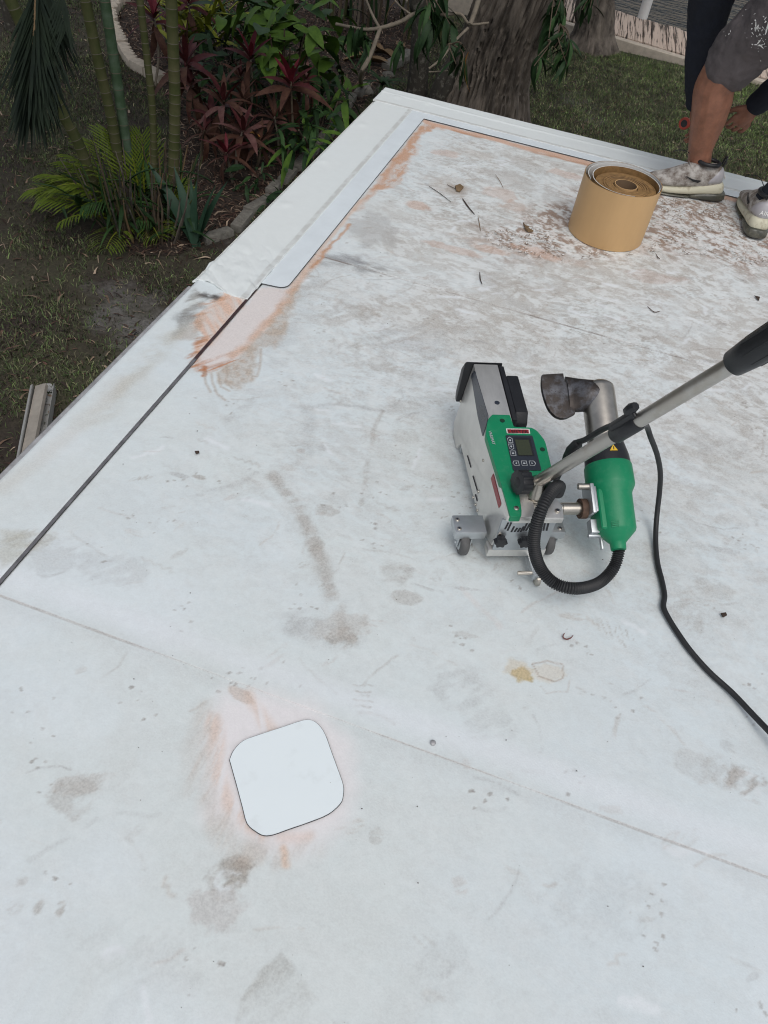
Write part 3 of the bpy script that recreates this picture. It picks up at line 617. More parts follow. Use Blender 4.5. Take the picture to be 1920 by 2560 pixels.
for cx, cy, shp in ((1012, 1245, 'u'), (1028, 1330, 'd'), (1050, 1415, 's'), (1092, 1545, 'l'), (1195, 1545, 's'), (1298, 1545, 'r')):
    w, h = 36, 31
    if shp in 'ud': w, h = 32, 36
    pts = {'s': [(-w, -h), (w, -h), (w, h), (-w, h)], 'l': [(-w-12, 0), (-w+8, -h), (w, -h), (w, h), (-w+8, h)], 'r': [(w+12, 0), (w-8, -h), (-w, -h), (-w, h), (w-8, h)],
           'u': [(0, -h-5), (w, -h+14), (w, h), (-w, h), (-w, -h+14)], 'd': [(0, h+5), (w, h-14), (w, -h), (-w, -h), (-w, h-14)]}[shp]
    sk = lambda u, v: (cx+u+v*.24, cy+v)
    bt = plate('button', [sk(u, v) for u, v in pts], .0020, .0004, M['icon'], dp)
    plate('button_face', [sk(u*.82, v*.82) for u, v in pts], .0026, .0003, M['panel'], bt)
    a = .42; ic = {'s': [(-14, -8), (14, -8), (14, 10), (-14, 10)], 'l': [(-14, 0), (8, -12), (8, 12)], 'r': [(14, 0), (-8, -12), (-8, 12)], 'u': [(0, -14), (13, 2), (8, 13), (-8, 13), (-13, 2)], 'd': [(0, 14), (13, -2), (8, -13), (-8, -13), (-13, -2)]}[shp]
    plate('button_icon', [sk(u, v) for u, v in ic], .0031, .0002, M['icon'], bt)
bd = plate('maker_badge', [(958, 1098), (1262, 1103), (1272, 1163), (970, 1158)], .0006, .0008, M['white'], weld)
plate('badge_face', [(974, 1106), (1250, 1110), (1257, 1156), (982, 1152)], .0016, .0004, M['red'], bd)
def text(name, s_, p0, ex, ey, size, m, parent, th=.0003, align='LEFT'):
    cu = bpy.data.curves.new(name, 'FONT'); cu.body = s_; cu.size = size; cu.extrude = th; cu.align_x = align; cu.resolution_u = 2
    o = bpy.data.objects.new(name, cu); COL.objects.link(o); bpy.context.view_layer.update()
    me = bpy.data.meshes.new_from_object(o.evaluated_get(bpy.context.evaluated_depsgraph_get())); bpy.data.objects.remove(o); bpy.data.curves.remove(cu)
    ex = ex.normalized(); ez = ex.cross(ey).normalized(); ey = ez.cross(ex)
    me.transform(Matrix([[ex.x, ey.x, ez.x, p0.x], [ex.y, ey.y, ez.y, p0.y], [ex.z, ey.z, ez.z, p0.z], [0, 0, 0, 1]]))
    me.materials.clear(); me.materials.append(m)
    return link(name, me, parent)
a0 = onp(992, 1152, .0022); a1 = onp(1252, 1156, .0022); au = onp(980, 1108, .0022)
LW = (a1-a0).length
t_ = text('badge_lettering', 'LEISTER', a0, a1-a0, au-a0, (au-a0).length*1.18, M['black'], bd)
wd = max(v.co.dot((a1-a0).normalized()) for v in t_.data.vertices)-min(v.co.dot((a1-a0).normalized()) for v in t_.data.vertices)
ex = (a1-a0).normalized(); k_ = LW*.97/wd
for v in t_.data.vertices: q = v.co-a0; v.co = a0+q+ex*(q.dot(ex)*(k_-1))
a0 = onp(730, 1125, .0016); a1 = onp(782, 1300, .0016)
text('model_lettering', 'VARIMAT', a0, a1-a0, onp(790, 1120, .0016)-a0, .0105, M['icon'], gc)
a0 = lp(432, 925, .0018); a1 = lp(478, 1108, .0018)
# rear vent panel with slits, lower bar, star knobs
b = MB(); b.prism([(-.049, -.0305, .060), (.078, -.0305, .060), (.078, -.0305, .1655), (-.049, -.0305, .1655)], (0, -.006, 0)); vp = b.build('rear_panel', M['alu2'], weld, bevel=.001)
def rp(u, v): return W1(u, v, y=-.0370)
for (u, v), (u2, v2) in zip(((528, 1235), (548, 1235), (568, 1262), (590, 1272), (612, 1272), (634, 1262), (660, 1235), (682, 1235), (782, 1235), (806, 1235)), ((505, 1280), (522, 1290), (548, 1300), (570, 1298), (592, 1298), (612, 1298), (632, 1290), (650, 1290), (770, 1290), (792, 1290))):
    a = rp(u, v); c = rp(u2, v2); b = MB(); dv = (c-a).normalized(); b.obox((a+c)/2, dv, Vector((0, 1, 0)), dv.cross(Vector((0, 1, 0))), (c-a).length/2, .0006, .0020); b.build('vent_slit', M['line'], vp)
b = MB(); b.box((-.058, -.036, .036), (.082, -.006, .0595)); b.build('rear_crossbar', M['alu'], weld, bevel=.002)
for u, v in ((475, 1368), (640, 1370)):
    p = W1(u, v, y=-.050); b = MB(); prof = []
    for k in range(24):
        a = 2*math.pi*k/24; r = .0135+.0025*math.cos(a*6); prof.append(p+Vector((math.cos(a)*r, -.006, math.sin(a)*r)))
    b.prism(prof, (0, .014, 0)); b.lathe(p+Vector((0, .008, 0)), p+Vector((0, .026, 0)), [(0, .007), (1, .005)], 10); b.build('star_knob', M['black'], weld, bevel=.001)
p = W1(468, 1312, y=-.037); b = MB(); b.lathe(p, p+Vector((0, -.003, 0)), [(0, .005), (1, .004)], 12); b.build('screw', M['steel'], weld)
# caster bars and casters
for x0, x1 in ((-.133, -.0585), (.0825, .134)):
    b = MB(); b.box((x0, .000, .056), (x1, .054, .080)); cb = b.build('caster_bar', M['alu2'], weld, bevel=.0015)
    xs_ = (x0+.010,) if x0 < 0 else (x1-.012,)
    for x in xs_:
        for y in (.012, .040):
            b = MB(); b.lathe((x, y, .0795), (x, y, .0825), [(0, .0056), (.7, .0056), (1, .0046)], 14); sc = b.build('screw', M['steel'], cb)
            b = MB(); b.lathe((x, y, .0824), (x, y, .0832), [(0, .003), (1, .003)], 6); b.build('socket', M['recess_dark'], sc)
for sx in (-1, 1):
    cx = .105*sx; cy = .012; r = .032; w = .011
    b = MB(); b.lathe((cx-w, cy, r), (cx+w, cy, r), [(0, r-.007), (.08, r-.003), (.25, r), (.75, r), (.92, r-.003), (1, r-.007)], 28); cw = b.build('caster_wheel', M['wheel'], weld)
    b = MB(); b.lathe((cx-w-.002, cy, r), (cx+w+.002, cy, r), [(0, .010), (.06, .0185), (.94, .0185), (1, .010)], 20); b.build('rim', M['alu2'], cw)
    b = MB()
    for k in (-1, 1): b.prism([(cx+k*(w+.003), y, z) for y, z in ((cy-.012, .056), (cy+.030, .056), (cy+.010, .024), (cy-.010, .024))], (k*.003, 0, 0))
    b.lathe((cx-w-.009, cy, r), (cx+w+.009, cy, r), [(0, .004), (1, .004)], 10); b.build('caster_fork', M['alu2'], weld, bevel=.0008)
# small trailing guide roller behind the machine
p = W1(655, 1583, z=.030); q = W1(725, 1635, z=.012)
b = MB(); b.lathe(p-Vector((.022, 0, 0)), p+Vector((.02, 0, 0)), [(0, .0045), (.06, .0052), (1, .0052)], 12); b.build('guide_pin', M['steel'], weld)
b = MB(); b.box((p.x+.012, p.y-.012, .018), (p.x+.030, p.y+.10, .036)); b.build('guide_arm', M['alu2'], weld, bevel=.002)
b = MB(); b.lathe((q.x-.006, q.y, .014), (q.x+.006, q.y, .014), [(0, .011), (.2, .014), (.8, .014), (1, .011)], 18); b.build('guide_roller', M['steel'], weld)
# handle: socket, knuckle, tube, grip
hb = Vector((.028, .010, .183)); hk = W1(735, 950, z=.225); ht = wloc(1812, 922, y=-.200)
hd = (ht-hk).normalized()
b = MB(); b.lathe(hb, hk-Vector((0, 0, .004)), [(0, .019), (.08, .021), (.12, .0165), (1, .0165)], 20); b.build('handle_socket', M['steel'], weld)
b = MB(); b.tube([hk-hd*.014, hk+hd*.0, hk+hd*.78], .0140, 20); hl = b.build('handle_tube', mat('scuffed_handle_tube', (.42, .39, .35), .36, .85, vscale=16, col2=(.47, .45, .42), thr=(.40, .50)), weld)
gl = [hk+hd*t for t in (.566, .572, .61, .70, .95, 1.0, 1.01)]; b = MB(); b.tube(gl, [.0145, .0215, .0250, .0270, .0260, .0235, .012], 24); gp_ = b.build('handle_grip', M['black'], weld)
sidev = hd.cross(Vector((0, 0, 1))).normalized(); upv = sidev.cross(hd)
for k in range(8):
    a = 2*math.pi*k/8; off = (sidev*math.cos(a)+upv*math.sin(a)); b = MB(); b.tube([hk+hd*.61+off*.0247, hk+hd*.70+off*.0265, hk+hd*.95+off*.0255], [.001, .0022, .001], 6); b.build('grip_rib', M['rubber'], gp_)
kc = W1(620, 955, z=.232); kx = (hk-kc).normalized()
b = MB(); prof = []
ky = kx.cross(Vector((0, 0, 1))).normalized(); kz = ky.cross(kx)
for k in range(48):
    a = 2*math.pi*k/48; r = .0270+(.0009 if k % 4 < 2 else -.0009); prof.append(kc-kx*.012+(ky*math.cos(a)+kz*math.sin(a))*r)
b.prism(prof, kx*.026); kn = b.build('clamp_knob', M['black'], weld, bevel=.0012)
b = MB(); b.lathe(kc-kx*.0135, kc-kx*.0115, [(0, .010), (1, .013)], 20); b.build('knob_cap', M['rubber'], kn)
b = MB(); b.lathe(kc+kx*.012, hk-kx*.004, [(0, .012), (1, .009)], 16); b.build('knob_bolt', M['steel'], weld)
# cord clamp half way up the handle
def hpar(u, v):
    best = None
    for t in np.linspace(0, .8, 801):
        p = hk+hd*float(t); w_ = WR.transposed() @ p+WO; c = RM.T @ (np.array(w_)-np.array([0, 0, HC]))
        x = IW/2+FPX*c[0]/-c[2]; y = IH/2-FPX*c[1]/-c[2]; X_, Y_ = Z1(u, v); d = (x-X_)**2+(y-Y_)**2
        if best is None or d < best[0]: best = (d, float(t))
    return best[1]
t0, t1 = hpar(1262, 635), hpar(1440, 545)
b = MB(); b.tube([hk+hd*t0, hk+hd*(t0+.004), hk+hd*(t1-.004), hk+hd*t1], [.015, .0178, .0178, .0155], 22); cl_ = b.build('cord_clamp', M['black'], weld)
cpos = W1(1400, 470, y=(hk+hd*t1).y); b = MB(); b.obox((hk+hd*(t0+t1)*.5)+(cpos-(hk+hd*t1)).normalized()*.022, hd, (cpos-(hk+hd*t1)).normalized(), hd.cross((cpos-(hk+hd*t1)).normalized()), .035, .010, .008)
b.build('clamp_block', M['black'], weld, bevel=.003)
sp = W1(1375, 450, y=(hk+hd*t1).y+.005); b = MB(); b.lathe(sp-hd*.012, sp+hd*.014, [(0, .009), (.5, .011), (1, .008)], 8); b.lathe(sp-upv*.016, sp, [(0, .004), (1, .004)], 8); b.build('clamp_screw', M['black'], weld, bevel=.0008)
# hot air blower, parked with its nozzle raised
B0 = Vector((.243, .318, .270)); B1 = Vector((.240, -.066, .094)); BD = (B1-B0).normalized()
b = MB(); b.lathe(B0, B1, [(0, .030), (.02, .0385), (.04, .0402), (.42, .0405)], 32); b.build('air_tube', M['steel'], weld)
b = MB(); b.lathe(B0, B1, [(.375, .042), (.385, .045), (.46, .0520), (.515, .0540)], 36); bc = b.build('blower_collar', M['black'], weld)
b = MB(); b.lathe(B0, B1, [(.510, .0540), (.52, .0560), (.625, .0570), (.640, .0562), (.675, .0485), (.69, .0470), (.885, .0462), (.900, .0440), (.955, .0215), (.962, .0185), (1.0, .0175)], 40); bl = b.build('blower_body', M['green'], weld)
b = MB(); cc = B0.lerp(B1, .78); b.obox(cc+Vector((-.030, 0, .0)), Vector((1, 0, 0)), BD, BD.cross(Vector((1, 0, 0))), .018, .05, .030); b.build('blower_saddle', M['green'], bl, bevel=.008, seg=3)
b = MB(); cc = B0.lerp(B1, .885); dirn = Vector((-.35, 0, 1)); dirn = (dirn-BD*dirn.dot(BD)).normalized(); tg = BD.cross(dirn)
for k in range(4): b.obox(cc+dirn*.0459+BD*(.004*k-.008)+tg*.004, tg, BD, dirn, .008, .0012, .0012)
b.build('blower_vents', M['green'], bl)
# warning triangle on the collar
cc = B0.lerp(B1, .450); dirn = WR @ (Vector((0, 0, HC))-WO); dirn = (dirn-cc); dirn = (dirn-BD*dirn.dot(BD)).normalized(); tg = BD.cross(dirn).normalized()
dirn = (dirn+tg*.38*(1 if tg.x > 0 else -1)).normalized(); tg = BD.cross(dirn).normalized()*(1 if BD.cross(dirn).x > 0 else -1); cc = cc+dirn*.0522
b = MB(); b.prism([cc-BD*.009, cc+BD*.006+tg*.0095, cc+BD*.006-tg*.0095], dirn*.0008); wt = b.build('warning_triangle', M['yellow'], bc)
b = MB(); b.prism([cc-BD*.004+dirn*.001-tg*.001, cc-BD*.004+dirn*.001+tg*.001, cc+BD*.0035+dirn*.001+tg*.001, cc+BD*.0035+dirn*.001-tg*.001], dirn*.0003); b.build('warning_mark', M['black'], wt)
# nozzle: elbow leaving to the left, ending in a broad flat blade pierced by small holes
E0 = B0.lerp(B1, .075); NZ_ = Vector((0, -.42, .907)); NY = Vector((0, .907, .42))
el = crom([E0+Vector((.012, 0, 0)), E0+Vector((-.025, 0, 0)), E0+Vector((-.055, .002, 0)), E0+Vector((-.080, .004, 0))], 4)
b = MB(); vs = []; N_ = 28
for i, p in enumerate(el):
    t = i/(len(el)-1); ry = .040+.008*ss(.3, 1, np.float64(t)); rz = .038-.026*ss(.35, 1, np.float64(t))
    for k in range(N_): a = 2*math.pi*k/N_; vs.append(p+NY*math.cos(a)*ry+NZ_*math.sin(a)*rz)
fs = [(i*N_+k, i*N_+(k+1) % N_, (i+1)*N_+(k+1) % N_, (i+1)*N_+k) for i in range(len(el)-1) for k in range(N_)]+[tuple(range(N_-1, -1, -1)), tuple((len(el)-1)*N_+k for k in range(N_))]
b.add(vs, fs, 0, True); nz_ = b.build('nozzle_elbow', M['burnt'], weld)
def nzp(u, v):
    o_ = WR @ (Vector((0, 0, HC))-WO); d_ = WR @ Vector(ray(*Z1(u, v))); t = (E0-o_).dot(NZ_)/d_.dot(NZ_); return o_+d_*t
ol = [(757, 216), (903, 208), (912, 268), (985, 285), (985, 490), (930, 517), (890, 520), (840, 498), (795, 440), (764, 350), (753, 280)]
P_ = crom([nzp(*q) for q in ol[5:]]+[nzp(*ol[0])], 4); P_ = [nzp(*q) for q in ol[:5]]+P_[:-1]
b = MB(); b.prism([p-NZ_*.006 for p in P_], NZ_*.012); nb_ = b.build('nozzle_blade', M['burnt'], weld, bevel=.0025)
for i in range(5):
    for j in range(4):
        u, v = 822+j*26-i*3, 330+i*36+j*7; p = nzp(u, v); b = MB(); b.lathe(p+NZ_*.0060, p+NZ_*.0064, [(0, .0011), (1, .0011)], 8); b.build('air_hole', M['line'], nb_)
# pivot shaft and bracket between machine and blower
sy, sz = .030, .130
b = MB(); b.lathe((.082, sy, sz), (.175, sy, sz), [(0, .009), (.25, .009), (.26, .013), (.36, .013), (.37, .0145), (.85, .0145), (.86, .018), (1, .018)], 20); b.build('pivot_shaft', M['steel'], weld)
b = MB(); b.lathe((.160, sy, sz), (.176, sy, sz), [(0, .024), (1, .024)], 20); b.build('pivot_collar', M['rust'], weld)
bx = Vector((1, 0, 0)); bz = bx.cross(BD)
b = MB(); b.obox((.180, .036, .150), bx, BD, bz, .005, .036, .026); b.obox((.189, .036, .150), bx, BD, bz, .003, .031, .020); b.build('blower_bracket', M['alu2'], weld, bevel=.003)
b = MB(); b.lathe((.150, .058, .176), (.178, .058, .176), [(0, .0075), (1, .0075)], 12); b.build('bracket_bolt', M['steel'], weld)
b = MB(); b.obox((.188, -.012, .112), bx, BD, bz, .010, .016, .012); b.lathe((.174, -.028, .100), (.204, -.028, .100), [(0, .006), (1, .006)], 12); b.obox((.208, -.036, .090), bx, BD, bz, .003, .020, .005); b.build('locking_lever', M['alu2'], weld, bevel=.002)
# corrugated hose from blower back to the machine
HP = [(1287, 1375, .098), (1290, 1440, .082), (1250, 1555, .056), (1145, 1655, .045), (985, 1690, .042), (840, 1648, .045), (745, 1540, .055), (705, 1395, .085), (722, 1250, .125), (772, 1110, .170), (838, 1005, .215), (880, 985, .224), (868, 1030, .214)]
hp = [W1(u, v, z=z) for u, v, z in HP[:4]]+[W1(u, v, y=y) for u, v, y in ((985, 1690, -.165), (840, 1648, -.150), (745, 1540, -.125), (705, 1395, -.105), (722, 1250, -.090), (772, 1110, -.068), (838, 1005, -.030), (880, 985, -.005), (868, 1030, .006))]
hp = crom(hp, 40); ln = [0.]
for i in range(1, len(hp)): ln.append(ln[-1]+(hp[i]-hp[i-1]).length)
pitch = .0052; nn = int(ln[-1]/pitch)*4; pts = []; rr = []
for i in range(nn):
    s_ = ln[-1]*i/(nn-1); j = min(max(np.searchsorted(ln, s_)-1, 0), len(hp)-2); t = (s_-ln[j])/max(1e-9, ln[j+1]-ln[j]); pts.append(hp[j].lerp(hp[j+1], t)); rr.append((.0112, .0135, .0142, .0135)[i % 4])
b = MB(); b.tube(pts, rr, 14); b.build('corrugated_hose', M['rubber'], weld)
p = W1(806, 1050, z=.19); b = MB(); b.tube(crom([p-Vector((.004, .0, .006)), p+Vector((.004, .006, .014)), W1(850, 1015, y=.010)], 5), .0175, 16); b.build('hose_boot', M['black'], weld)
# power cord: clamp -> roof -> out of the picture, and the short tail into the machine
R7 = lambda u, v: (1400+u/1.975, 780+v/1.975)
CPT = [(425, 560, .36), (448, 620, .30), (478, 700, .235), (495, 790, .165), (492, 880, .10), (482, 970, .055), (474, 1060, .024), (473, 1150, .010), (482, 1240, .007), (504, 1330, .007), (516, 1400, .008), (511, 1455, .009), (535, 1510, .008), (585, 1590, .007), (650, 1680, .007), (740, 1780, .007), (850, 1880, .009), (950, 1985, .016), (1060, 2100, .028), (1200, 2250, .030), (1500, 2500, .01)]
cpts = [wloc(*R7(u, v), z=z) for u, v, z in CPT]
b = MB(); b.tube(crom([hk+hd*(t1-.01)+Vector((.012, .004, -.012))]+cpts, 10), .0064, 12); pc = b.build('power_cord', M['rubber'], weld)
tail = [hk+hd*(t0+.03)+(cpos-(hk+hd*t1)).normalized()*.022, W1(1180, 590, y=-.0), W1(1060, 660, y=.03), W1(985, 690, y=.06), W1(930, 760, y=.08), W1(905, 840, z=.215), W1(850, 960, z=.205), W1(800, 1040, z=.19)]
b = MB(); b.tube(crom(tail, 10), .0062, 10); b.build('cord_tail', M['rubber'], weld)
p = W1(960, 735, y=.065); q = W1(1000, 700, y=.05); b = MB(); b.tube([p-(q-p)*.6, p, q, q+(q-p)*.4], [.007, .012, .013, .008], 12); b.build('cord_plug', M['rubber'], weld)

# ================================================================ ROLL OF KRAFT BACKED FLASHING
RC = Vector((.081, 3.042, .002)); RR = .147; RH = .216
roll = thing('flashing_roll', 'upright brown kraft roll with loose outer wrap near the worker', 'roll', RC)
def ring(name, c0, c1, ro0, ro1, z0, z1, mats, n=72, a0=0, a1=2*math.pi, closed=True, off=None):
    """upright ring or open wrap: outer radius ro(angle), thickness, mats = outer, inner, rim"""
    b = MB(); k = n if closed else n+1; vs = []
    for i in range(k):
        a = a0+(a1-a0)*i/n; t = i/n; cx = c0; r = ro0+(ro1-ro0)*t if not closed else ro0; w = c1
        for rr_, z in ((r, z0), (r, z1), (r-w, z1), (r-w, z0)):
            vs.append((rr_*math.cos(a)+(off[0] if off else 0), rr_*math.sin(a)+(off[1] if off else 0), z))
    for i in range(k if closed else n):
        j = (i+1) % k
        b.add([], [])
        for q, mi in ((0, 0), (1, 2), (2, 1), (3, 2)):
            a_, b_ = i*4+q, i*4+(q+1) % 4; c_, d_ = j*4+(q+1) % 4, j*4+q
            b.f.append((a_, d_, c_, b_)); b.m.append(mi); b.sm.append(mi != 2)
    b.v = vs
    if not closed:
        b.f += [(0, 1, 2, 3), tuple(n*4+q for q in (3, 2, 1, 0))]; b.m += [2, 2]; b.sm += [False, False]
    return b.build(name, mats, roll)
M['wrapin'] = mat('white_membrane_face', (.72, .73, .72), .45, var=.03)
ring('outer_wrap', 0, .0030, RR, RR-.001, 0, RH, [M['kraft'], M['wrapin'], M['kraftd']])
ring('loose_wrap', 0, .0026, .1320, .1230, .001, RH-.004, [M['kraftd'], M['kraftd'], M['wrapin']], a0=-1.1, a1=5.1, closed=False, off=(.0105, -.008))
ring('loose_wrap', 0, .0022, .1395, .1360, .001, RH-.002, [M['kraftd'], M['wrapin'], M['wrapin']], a0=.9, a1=3.6, closed=False, off=(.003, -.001))
rr_ = .1150
while rr_ > .047:
    tk = random.uniform(.0035, .0085); ring('wound_layer', 0, tk-.0004, rr_, rr_, .001, RH-.019+random.uniform(-.0022, .0022), [M['kraft'], M['core'], M['kraftd']], n=60, off=(.0165, -.0135)); rr_ -= tk
ring('core_tube', 0, .0032, .0435, .0435, .001, RH-.014, [M['kraft'], M['core'], M['kraft']], off=(.0165, -.0135))
# ================================================================ GARDEN
def GG(x, y, h=0.0): return G(x, y, GZ+h)
M['soil'] = mat('sandy_soil_and_thatch', (.028, .020, .016), .95, vscale=1.1, col2=(.048, .046, .026), thr=(.38, .62), bump=.5, bscale=22)
def ground_mat():
    m = M['soil']; N = m.node_tree.nodes; L = m.node_tree.links; p = N['Principled BSDF']
    src = p.inputs['Base Color'].links[0].from_socket; tc = [n for n in N if n.bl_idname == 'ShaderNodeTexCoord'][0]
    n2 = N.new('ShaderNodeTexNoise'); n2.inputs['Scale'].default_value = .7; n2.inputs['Detail'].default_value = 7; n2.inputs['Roughness'].default_value = .6
    L.new(tc.outputs['Object'], n2.inputs['Vector'])
    r2 = N.new('ShaderNodeValToRGB'); r2.color_ramp.elements[0].position = .60; r2.color_ramp.elements[1].position = .70; L.new(n2.outputs[0], r2.inputs[0])
    n3 = N.new('ShaderNodeTexNoise'); n3.inputs['Scale'].default_value = 30; n3.inputs['Detail'].default_value = 8; n3.inputs['Roughness'].default_value = .75; L.new(tc.outputs['Object'], n3.inputs['Vector'])
    r3 = N.new('ShaderNodeMapRange'); r3.inputs[1].default_value = .3; r3.inputs[2].default_value = .7; r3.inputs[3].default_value = .45; r3.inputs[4].default_value = 1.7; L.new(n3.outputs[0], r3.inputs[0])
    mx = N.new('ShaderNodeMix'); mx.data_type = 'RGBA'; mx.inputs['B'].default_value = (.105, .10, .095, 1); L.new(src, mx.inputs['A']); L.new(r2.outputs[0], mx.inputs['Factor'])
    ml = N.new('ShaderNodeVectorMath'); ml.operation = 'MULTIPLY'; L.new(mx.outputs['Result'], ml.inputs[0]); L.new(r3.outputs[0], ml.inputs[1]); L.new(ml.outputs[0], p.inputs['Base Color'])
ground_mat()
M['mulch'] = mat('dark_leaf_mulch', (.020, .015, .012), .95, vscale=26, col2=(.070, .048, .034), thr=(.42, .68), bump=.8, bscale=40)
M['litter'] = mat_paint('dry_leaf_litter', .8, .25, 30, 0)
M['grassm'] = mat_paint('grass_blades', .65, .25, 9, 0)
M['concrete'] = mat('weathered_concrete_block', (.20, .19, .165), .9, vscale=22, col2=(.11, .105, .09), thr=(.4, .7), bump=.5, bscale=80)
M['whitestone'] = mat('pale_scalloped_concrete', (.50, .44, .36), .9, var=.18, vscale=12, bump=.4, bscale=60)
M['bark'] = mat('furrowed_grey_bark', (.050, .041, .034), .95, vscale=9, col2=(.20, .170, .140), thr=(.35, .68), bump=.7, bscale=38, stretch=(1, 1, .25))
M['barkl'] = mat('lichen_spotted_bark', (.050, .045, .036), .95, vscale=16, col2=(.21, .20, .17), thr=(.52, .72), bump=.6, bscale=50)
M['branch'] = mat('pale_smooth_branch', (.20, .17, .13), .8, var=.25, vscale=14)
M['twig'] = mat('brown_twig', (.10, .075, .05), .85, var=.3, vscale=20)
M['stemg'] = mat('ringed_palm_stem', (.055, .068, .022), .65, vscale=6, col2=(.105, .098, .048), thr=(.35, .75), spec=.25)
M['stemb'] = mat('blue_green_palm_stem', (.052, .092, .048), .6, vscale=6, col2=(.125, .175, .125), thr=(.42, .75), spec=.25)
M['scar'] = mat('pale_leaf_scar', (.13, .12, .085), .8, var=.2, vscale=30)
def leafm(name, c, c2, r=.45): return mat(name, c, r+.08, vscale=5, col2=c2, thr=(.35, .7), spec=.22)
M['ti'] = leafm('burgundy_leaf', (.050, .010, .014), (.115, .032, .029), .45)
M['tib'] = leafm('brown_red_leaf', (.055, .022, .017), (.13, .066, .042), .5)
M['tim'] = leafm('magenta_young_leaf', (.10, .009, .020), (.17, .022, .030), .45)
M['tip'] = leafm('dull_pink_grey_leaf', (.105, .042, .040), (.20, .105, .09), .45)
M['lg'] = leafm('bright_green_leaf', (.055, .115, .016), (.105, .19, .028))
M['dg'] = leafm('dark_green_leaf', (.012, .034, .013), (.028, .060, .020))
M['mg'] = leafm('mid_green_leaf', (.026, .068, .020), (.05, .10, .03))
M['yg'] = leafm('yellow_green_leaf', (.17, .20, .020), (.26, .28, .035))
M['bg'] = leafm('blue_green_strap_leaf', (.020, .052, .032), (.035, .075, .045), .4)
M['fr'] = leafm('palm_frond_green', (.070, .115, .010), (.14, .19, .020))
M['frd'] = leafm('dark_green_frond', (.005, .011, .007), (.013, .024, .012), .6)  # very dark green leaf colour of the hanging fronds
M['dry'] = leafm('dry_tan_leaf', (.16, .11, .06), (.25, .17, .10), .7)
M['orl'] = leafm('orange_dying_leaf', (.30, .13, .03), (.40, .2, .05), .6)

b = MB(); b.add([(-45, -40, GZ), (45, -40, GZ), (45, 15.55, GZ), (-45, 15.55, GZ)], [(0, 1, 2, 3)]); tag(b.build('ground', M['soil']), kind='structure')
BED = [(405, 212), (372, 185), (330, 150), (300, 100), (285, 50), (335, 0), (420, -60), (1010, -40), (1030, 140), (965, 190), (880, 300), (800, 385), (700, 480), (600, 570), (505, 615), (440, 640), (330, 640), (300, 560), (420, 420), (440, 300)]
bp = [GG(*q) for q in BED]
b = MB(); n = len(bp); b.add([Vector((p.x, p.y, GZ+.006)) for p in bp], [tuple(range(n))]); mb_ = b.build('mulch_bed', M['mulch']); tag(mb_, kind='structure')
BP2 = [(p.x, p.y) for p in bp]

def blades(name, x, y, L, w, cols, mt, label, cat, lean=.7, z=GZ, flat=False):
    n = len(x); a = RNG.rand(n)*2*np.pi; ln = RNG.rand(n)*lean; tilt = np.stack([np.cos(a)*ln, np.sin(a)*ln, np.ones(n)*(.25 if flat else 1)], -1)
    tilt /= np.linalg.norm(tilt, axis=1)[:, None]; sd_ = np.stack([-np.sin(a+RNG.randn(n)*.6), np.cos(a+RNG.randn(n)*.6), RNG.randn(n)*.15], -1)
    base = np.stack([x, y, np.full(n, z)], -1); mid = base+tilt*(L*.55)[:, None]; tip = base+tilt*L[:, None]+np.stack([np.cos(a)*.35, np.sin(a)*.35, -.16*np.ones(n)], -1)*(L*lean)[:, None]
    V = np.stack([base-sd_*(w*.5)[:, None], base+sd_*(w*.5)[:, None], mid+sd_*(w*.45)[:, None], mid-sd_*(w*.45)[:, None], tip], 1).reshape(-1, 3)
    i = np.arange(n)*5; F_ = np.concatenate([np.stack([i, i+1, i+2], -1), np.stack([i, i+2, i+3], -1), np.stack([i+3, i+2, i+4], -1)])
    me = bpy.data.meshes.new(name); me.vertices.add(len(V)); me.vertices.foreach_set('co', V.astype(np.float32).ravel())
    me.loops.add(F_.size); me.loops.foreach_set('vertex_index', F_.astype(np.int32).ravel()); me.polygons.add(len(F_))
    me.polygons.foreach_set('loop_start', np.arange(0, F_.size, 3, dtype=np.int32)); me.polygons.foreach_set('loop_total', np.full(len(F_), 3, np.int32)); me.update(calc_edges=True)
    c = np.ones((n, 5, 4), np.float32); c[:, :, :3] = cols[:, None, :]; at = me.color_attributes.new('paint', 'FLOAT_COLOR', 'POINT'); at.data.foreach_set('color', c.ravel())
    me.materials.append(mt); return tag(link(name, me), label, cat, kind='stuff')
def pick(pal, n, jit=.25):
    pal = np.array(pal); c = pal[RNG.randint(0, len(pal), n)]; return np.clip(c*(1+RNG.randn(n, 1)*jit), .004, .9)
# lawn: patchy, thin under the palms, thicker to the right
n = 760000; x = RNG.uniform(-12.5, 5.5, n); y = RNG.uniform(2.2, 15.5, n)
dens = .22+.78*ss(.38, .54, fbm(x*1.3, y*1.3, 4, 301)); right = ss(-2.6, -1.2, x); dens = np.clip(dens*(.85+.3*right)+right*.55, .05, 1)
inb = inpoly(x, y, BP2); keep = (RNG.rand(n) < dens) & ~inb & ~((x > XE+.45) & (y < YE-.4)) & (np.hypot(x+4.2, y-6.3) > .55)
keep &= ~(np.hypot(x+1.75, y-10.9) < .75)
x = x[keep]; y = y[keep]; right = right[keep]; n = len(x)
pl = pick([(.040, .060, .020), (.050, .072, .024), (.070, .080, .036), (.034, .050, .020), (.085, .080, .046), (.028, .045, .016), (.045, .040, .026)], n)
lush = ss(.45, .65, fbm(x*.5, y*.5, 3, 305))[:, None]*right[:, None]; pl = pl*(1-lush*.35)+np.array([.060, .105, .020])*lush*.5
tuft = fbm(x*7, y*7, 3, 311)[:, None]; pl = pl*(1.62+.55*right[:, None])*(.25+1.7*tuft)*(1+1.2*(RNG.rand(n, 1) < .06))
